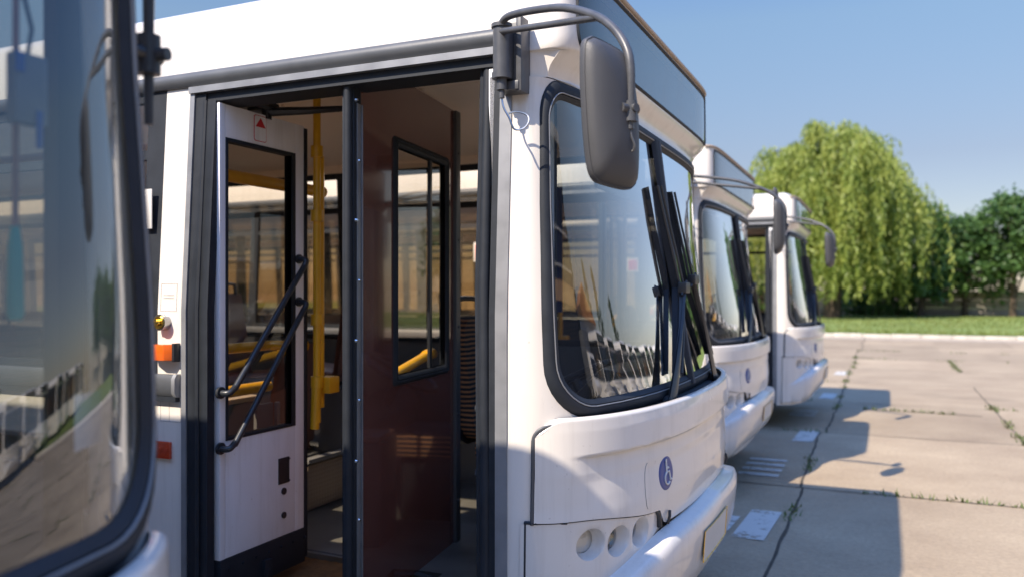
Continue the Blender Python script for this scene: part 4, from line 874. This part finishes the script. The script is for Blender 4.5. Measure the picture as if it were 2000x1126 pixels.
broad((12.8, 61.5, .05), 8.9, 3.4, 33, 'tallest dark green tree past the right picture edge', group=GT, low=.36)
broad((.2, 60.2, .05), 6.4, 2.8, 35, 'dark tree filling the gap behind the willow strands', group=GT, low=.03)
broad((-7.4, 60.0, .05), 6.5, 3.0, 37, 'dark tree standing behind the weeping willow to its left', group=GT, low=.05)

# ------------------------------------------------------------------ what stands across the yard (seen mirrored)
M['clad'] = pmat('slate_cladding', (.055, .07, .11), .5, var=.12, scale=1.5)
M['cladpale'] = pmat('pale_cladding', (.62, .59, .54), .6, var=.1, scale=1.5)
M['band'] = pmat('sand_coloured_band', (.60, .37, .19), .7, var=.12, scale=1)
M['roofor'] = pmat('orange_roof_tiles', (.55, .22, .08), .8, var=.25, scale=4)
ab = empty('depot_building', (26, 5, 0)); tag(ab, 'slate-blue depot building with a sand-coloured band across the yard', 'building')
w = MB(); w.box(0, 14, -16, 9.3, 0, 9.4)
for k in range(60): w.box(-.06, .001, -16, 9.29, .3 + k * .15, .36 + k * .15)
w.build('wall', 'clad', ab); w = MB(); w.box(-.25, 14, -16, 9.45, 9.4, 10.1, .03); w.build('roof', 'cladpale', ab)
w = MB(); w.box(-.10, .0, -15.9, 9.26, 4.1, 4.9); w.build('facade_band', 'band', ab); w = MB(); w.box(-.12, 0, -15.9, 9.26, 6.9, 7.02); w.box(-.12, 0, -15.9, 9.26, 5.4, 5.5); w.build('facade_rail', 'cladpale', ab)
for k in range(6):
    f = MB(); f.box(-.09, .0, -13 + k * 3.6, -11 + k * 3.6, 7.4, 8.6); f.build('window', 'black', ab)
hb2 = empty('gatehouse', (33, 22.5, 0)); tag(hb2, 'low pale house with an orange tiled roof across the yard', 'building')
w = MB(); w.box(-3, 3, -5, 5, 0, 4.2); w.build('wall', 'cladpale', hb2); w = MB(); w.prism([(-5.4, 4.2), (5.4, 4.2), (0, 6.0)], -3.4, 3.4, lambda u, v, d: (d, u, v)); w.build('roof', 'roofor', hb2); w = MB(); w.box(-3.05, -2.99, -1, .6, 1.2, 2.9); w.build('window', 'black', hb2)
for i, (x, y, H) in enumerate([(36, 19.5, 10.5), (37, 31.5, 9.0), (39, 41, 9.5), (38, 52, 8.)]):
    broad((x, y, 0), H, 1.5, 50 + i, 'slender dark poplar standing across the yard behind the facing buses', 'poplarleaf', 1500, 'poplar_tree', 'poplars across the yard', .2, .08)
# small truck
tk = empty('box_truck', (19.5, 14.2, 0), PI); tag(tk, 'small white truck with a dark box body across the yard', 'truck')
w = MB(); w.prism([(-1.6, .5), (.55, .5), (.6, 1.05), (.1, 1.25), (-.35, 2.1), (-1.6, 2.15)], -.95, .95, lambda u, v, d: (u, d, v), bev=.06); w.build('cab', 'white', tk)
w = MB(); w.prism([(.07, 1.30), (-.36, 2.03), (-.33, 2.05), (.11, 1.31)], -.82, .82, lambda u, v, d: (u, d, v)); w.build('windscreen', 'black', tk); w = MB(); w.box(-5.6, -1.7, -1.1, 1.1, .8, 2.9, .03); w.build('cargo_box', 'greypanel', tk); w = MB(); w.box(.52, .66, -.9, .9, .42, .62, .03); w.build('bumper', 'greypanel', tk)
for x in (-.3, -4.4):
    for y in (-.95, .95): w = MB(); cyl(w, (x, y - .12, .4), (0, 1, 0), .4, .24, 24); w.build('wheel', 'tyre', tk)

# ------------------------------------------------------------------ light and sky
sd = Vector((.368, .93, -1.0)).normalized()          # the way sunlight travels
el = math.asin(-sd.z); az = math.atan2(-sd.x, -sd.y)
W = bpy.data.worlds.new('World'); S.world = W; W.use_nodes = True; nt = W.node_tree; nt.nodes.clear()
sky = nt.nodes.new('ShaderNodeTexSky'); sky.sky_type = 'NISHITA'; sky.sun_disc = False; sky.sun_elevation = el; sky.sun_rotation = az; sky.air_density = 1.0; sky.dust_density = .35; sky.ozone_density = 2.5; sky.altitude = 0
bg = nt.nodes.new('ShaderNodeBackground'); bg.inputs['Strength'].default_value = .15
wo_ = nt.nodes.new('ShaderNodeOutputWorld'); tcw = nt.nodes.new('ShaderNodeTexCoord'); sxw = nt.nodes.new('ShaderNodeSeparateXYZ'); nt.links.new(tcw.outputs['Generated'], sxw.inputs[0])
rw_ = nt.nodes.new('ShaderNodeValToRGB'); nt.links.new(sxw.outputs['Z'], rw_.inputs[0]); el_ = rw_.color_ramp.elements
el_[0].position = 0.; el_[0].color = (.30, .265, .275, 1); el_[1].position = 1.; el_[1].color = (1.15, 1.45, 1.9, 1)  # sky tinted by height; unseen zenith raised to add blue fill in shade
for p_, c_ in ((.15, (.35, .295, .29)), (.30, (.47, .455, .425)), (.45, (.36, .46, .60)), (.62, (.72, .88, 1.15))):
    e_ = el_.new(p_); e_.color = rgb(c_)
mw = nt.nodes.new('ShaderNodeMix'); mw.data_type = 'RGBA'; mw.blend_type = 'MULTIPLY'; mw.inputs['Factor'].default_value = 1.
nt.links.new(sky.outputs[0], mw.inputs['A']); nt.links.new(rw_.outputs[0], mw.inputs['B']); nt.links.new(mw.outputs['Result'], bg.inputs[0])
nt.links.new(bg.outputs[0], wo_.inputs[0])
ld = bpy.data.lights.new('sun', 'SUN'); ld.energy = 3.5; ld.angle = math.radians(.55); ld.color = (1., .875, .72)
lo2 = bpy.data.objects.new('sun', ld); COL.objects.link(lo2); lo2.rotation_euler = sd.to_track_quat('-Z', 'Y').to_euler(); lo2.location = (-10, -25, 30)

# ------------------------------------------------------------------ camera
cam = bpy.data.cameras.new('camera'); co = bpy.data.objects.new('camera', cam); COL.objects.link(co)
cam.sensor_width = 36; cam.lens = 1620 / 2000 * 36; cam.clip_start = .05; cam.clip_end = 2000
yaw = math.atan(730 / 1620); co.location = (.81, -2.6, 1.68); co.rotation_euler = (PI / 2 , 0, yaw)
cam.shift_y = (570 - 563) / 2000
cam.dof.use_dof = True; cam.dof.focus_distance = 2.95; cam.dof.aperture_fstop = 1.9
S.camera = co
S.view_settings.view_transform = 'Standard'; S.view_settings.look = 'None'; S.view_settings.exposure = 1.22; S.view_settings.gamma = 1
S.cycles.max_bounces = 12; S.cycles.transparent_max_bounces = 24; S.cycles.glossy_bounces = 6; S.cycles.transmission_bounces = 8
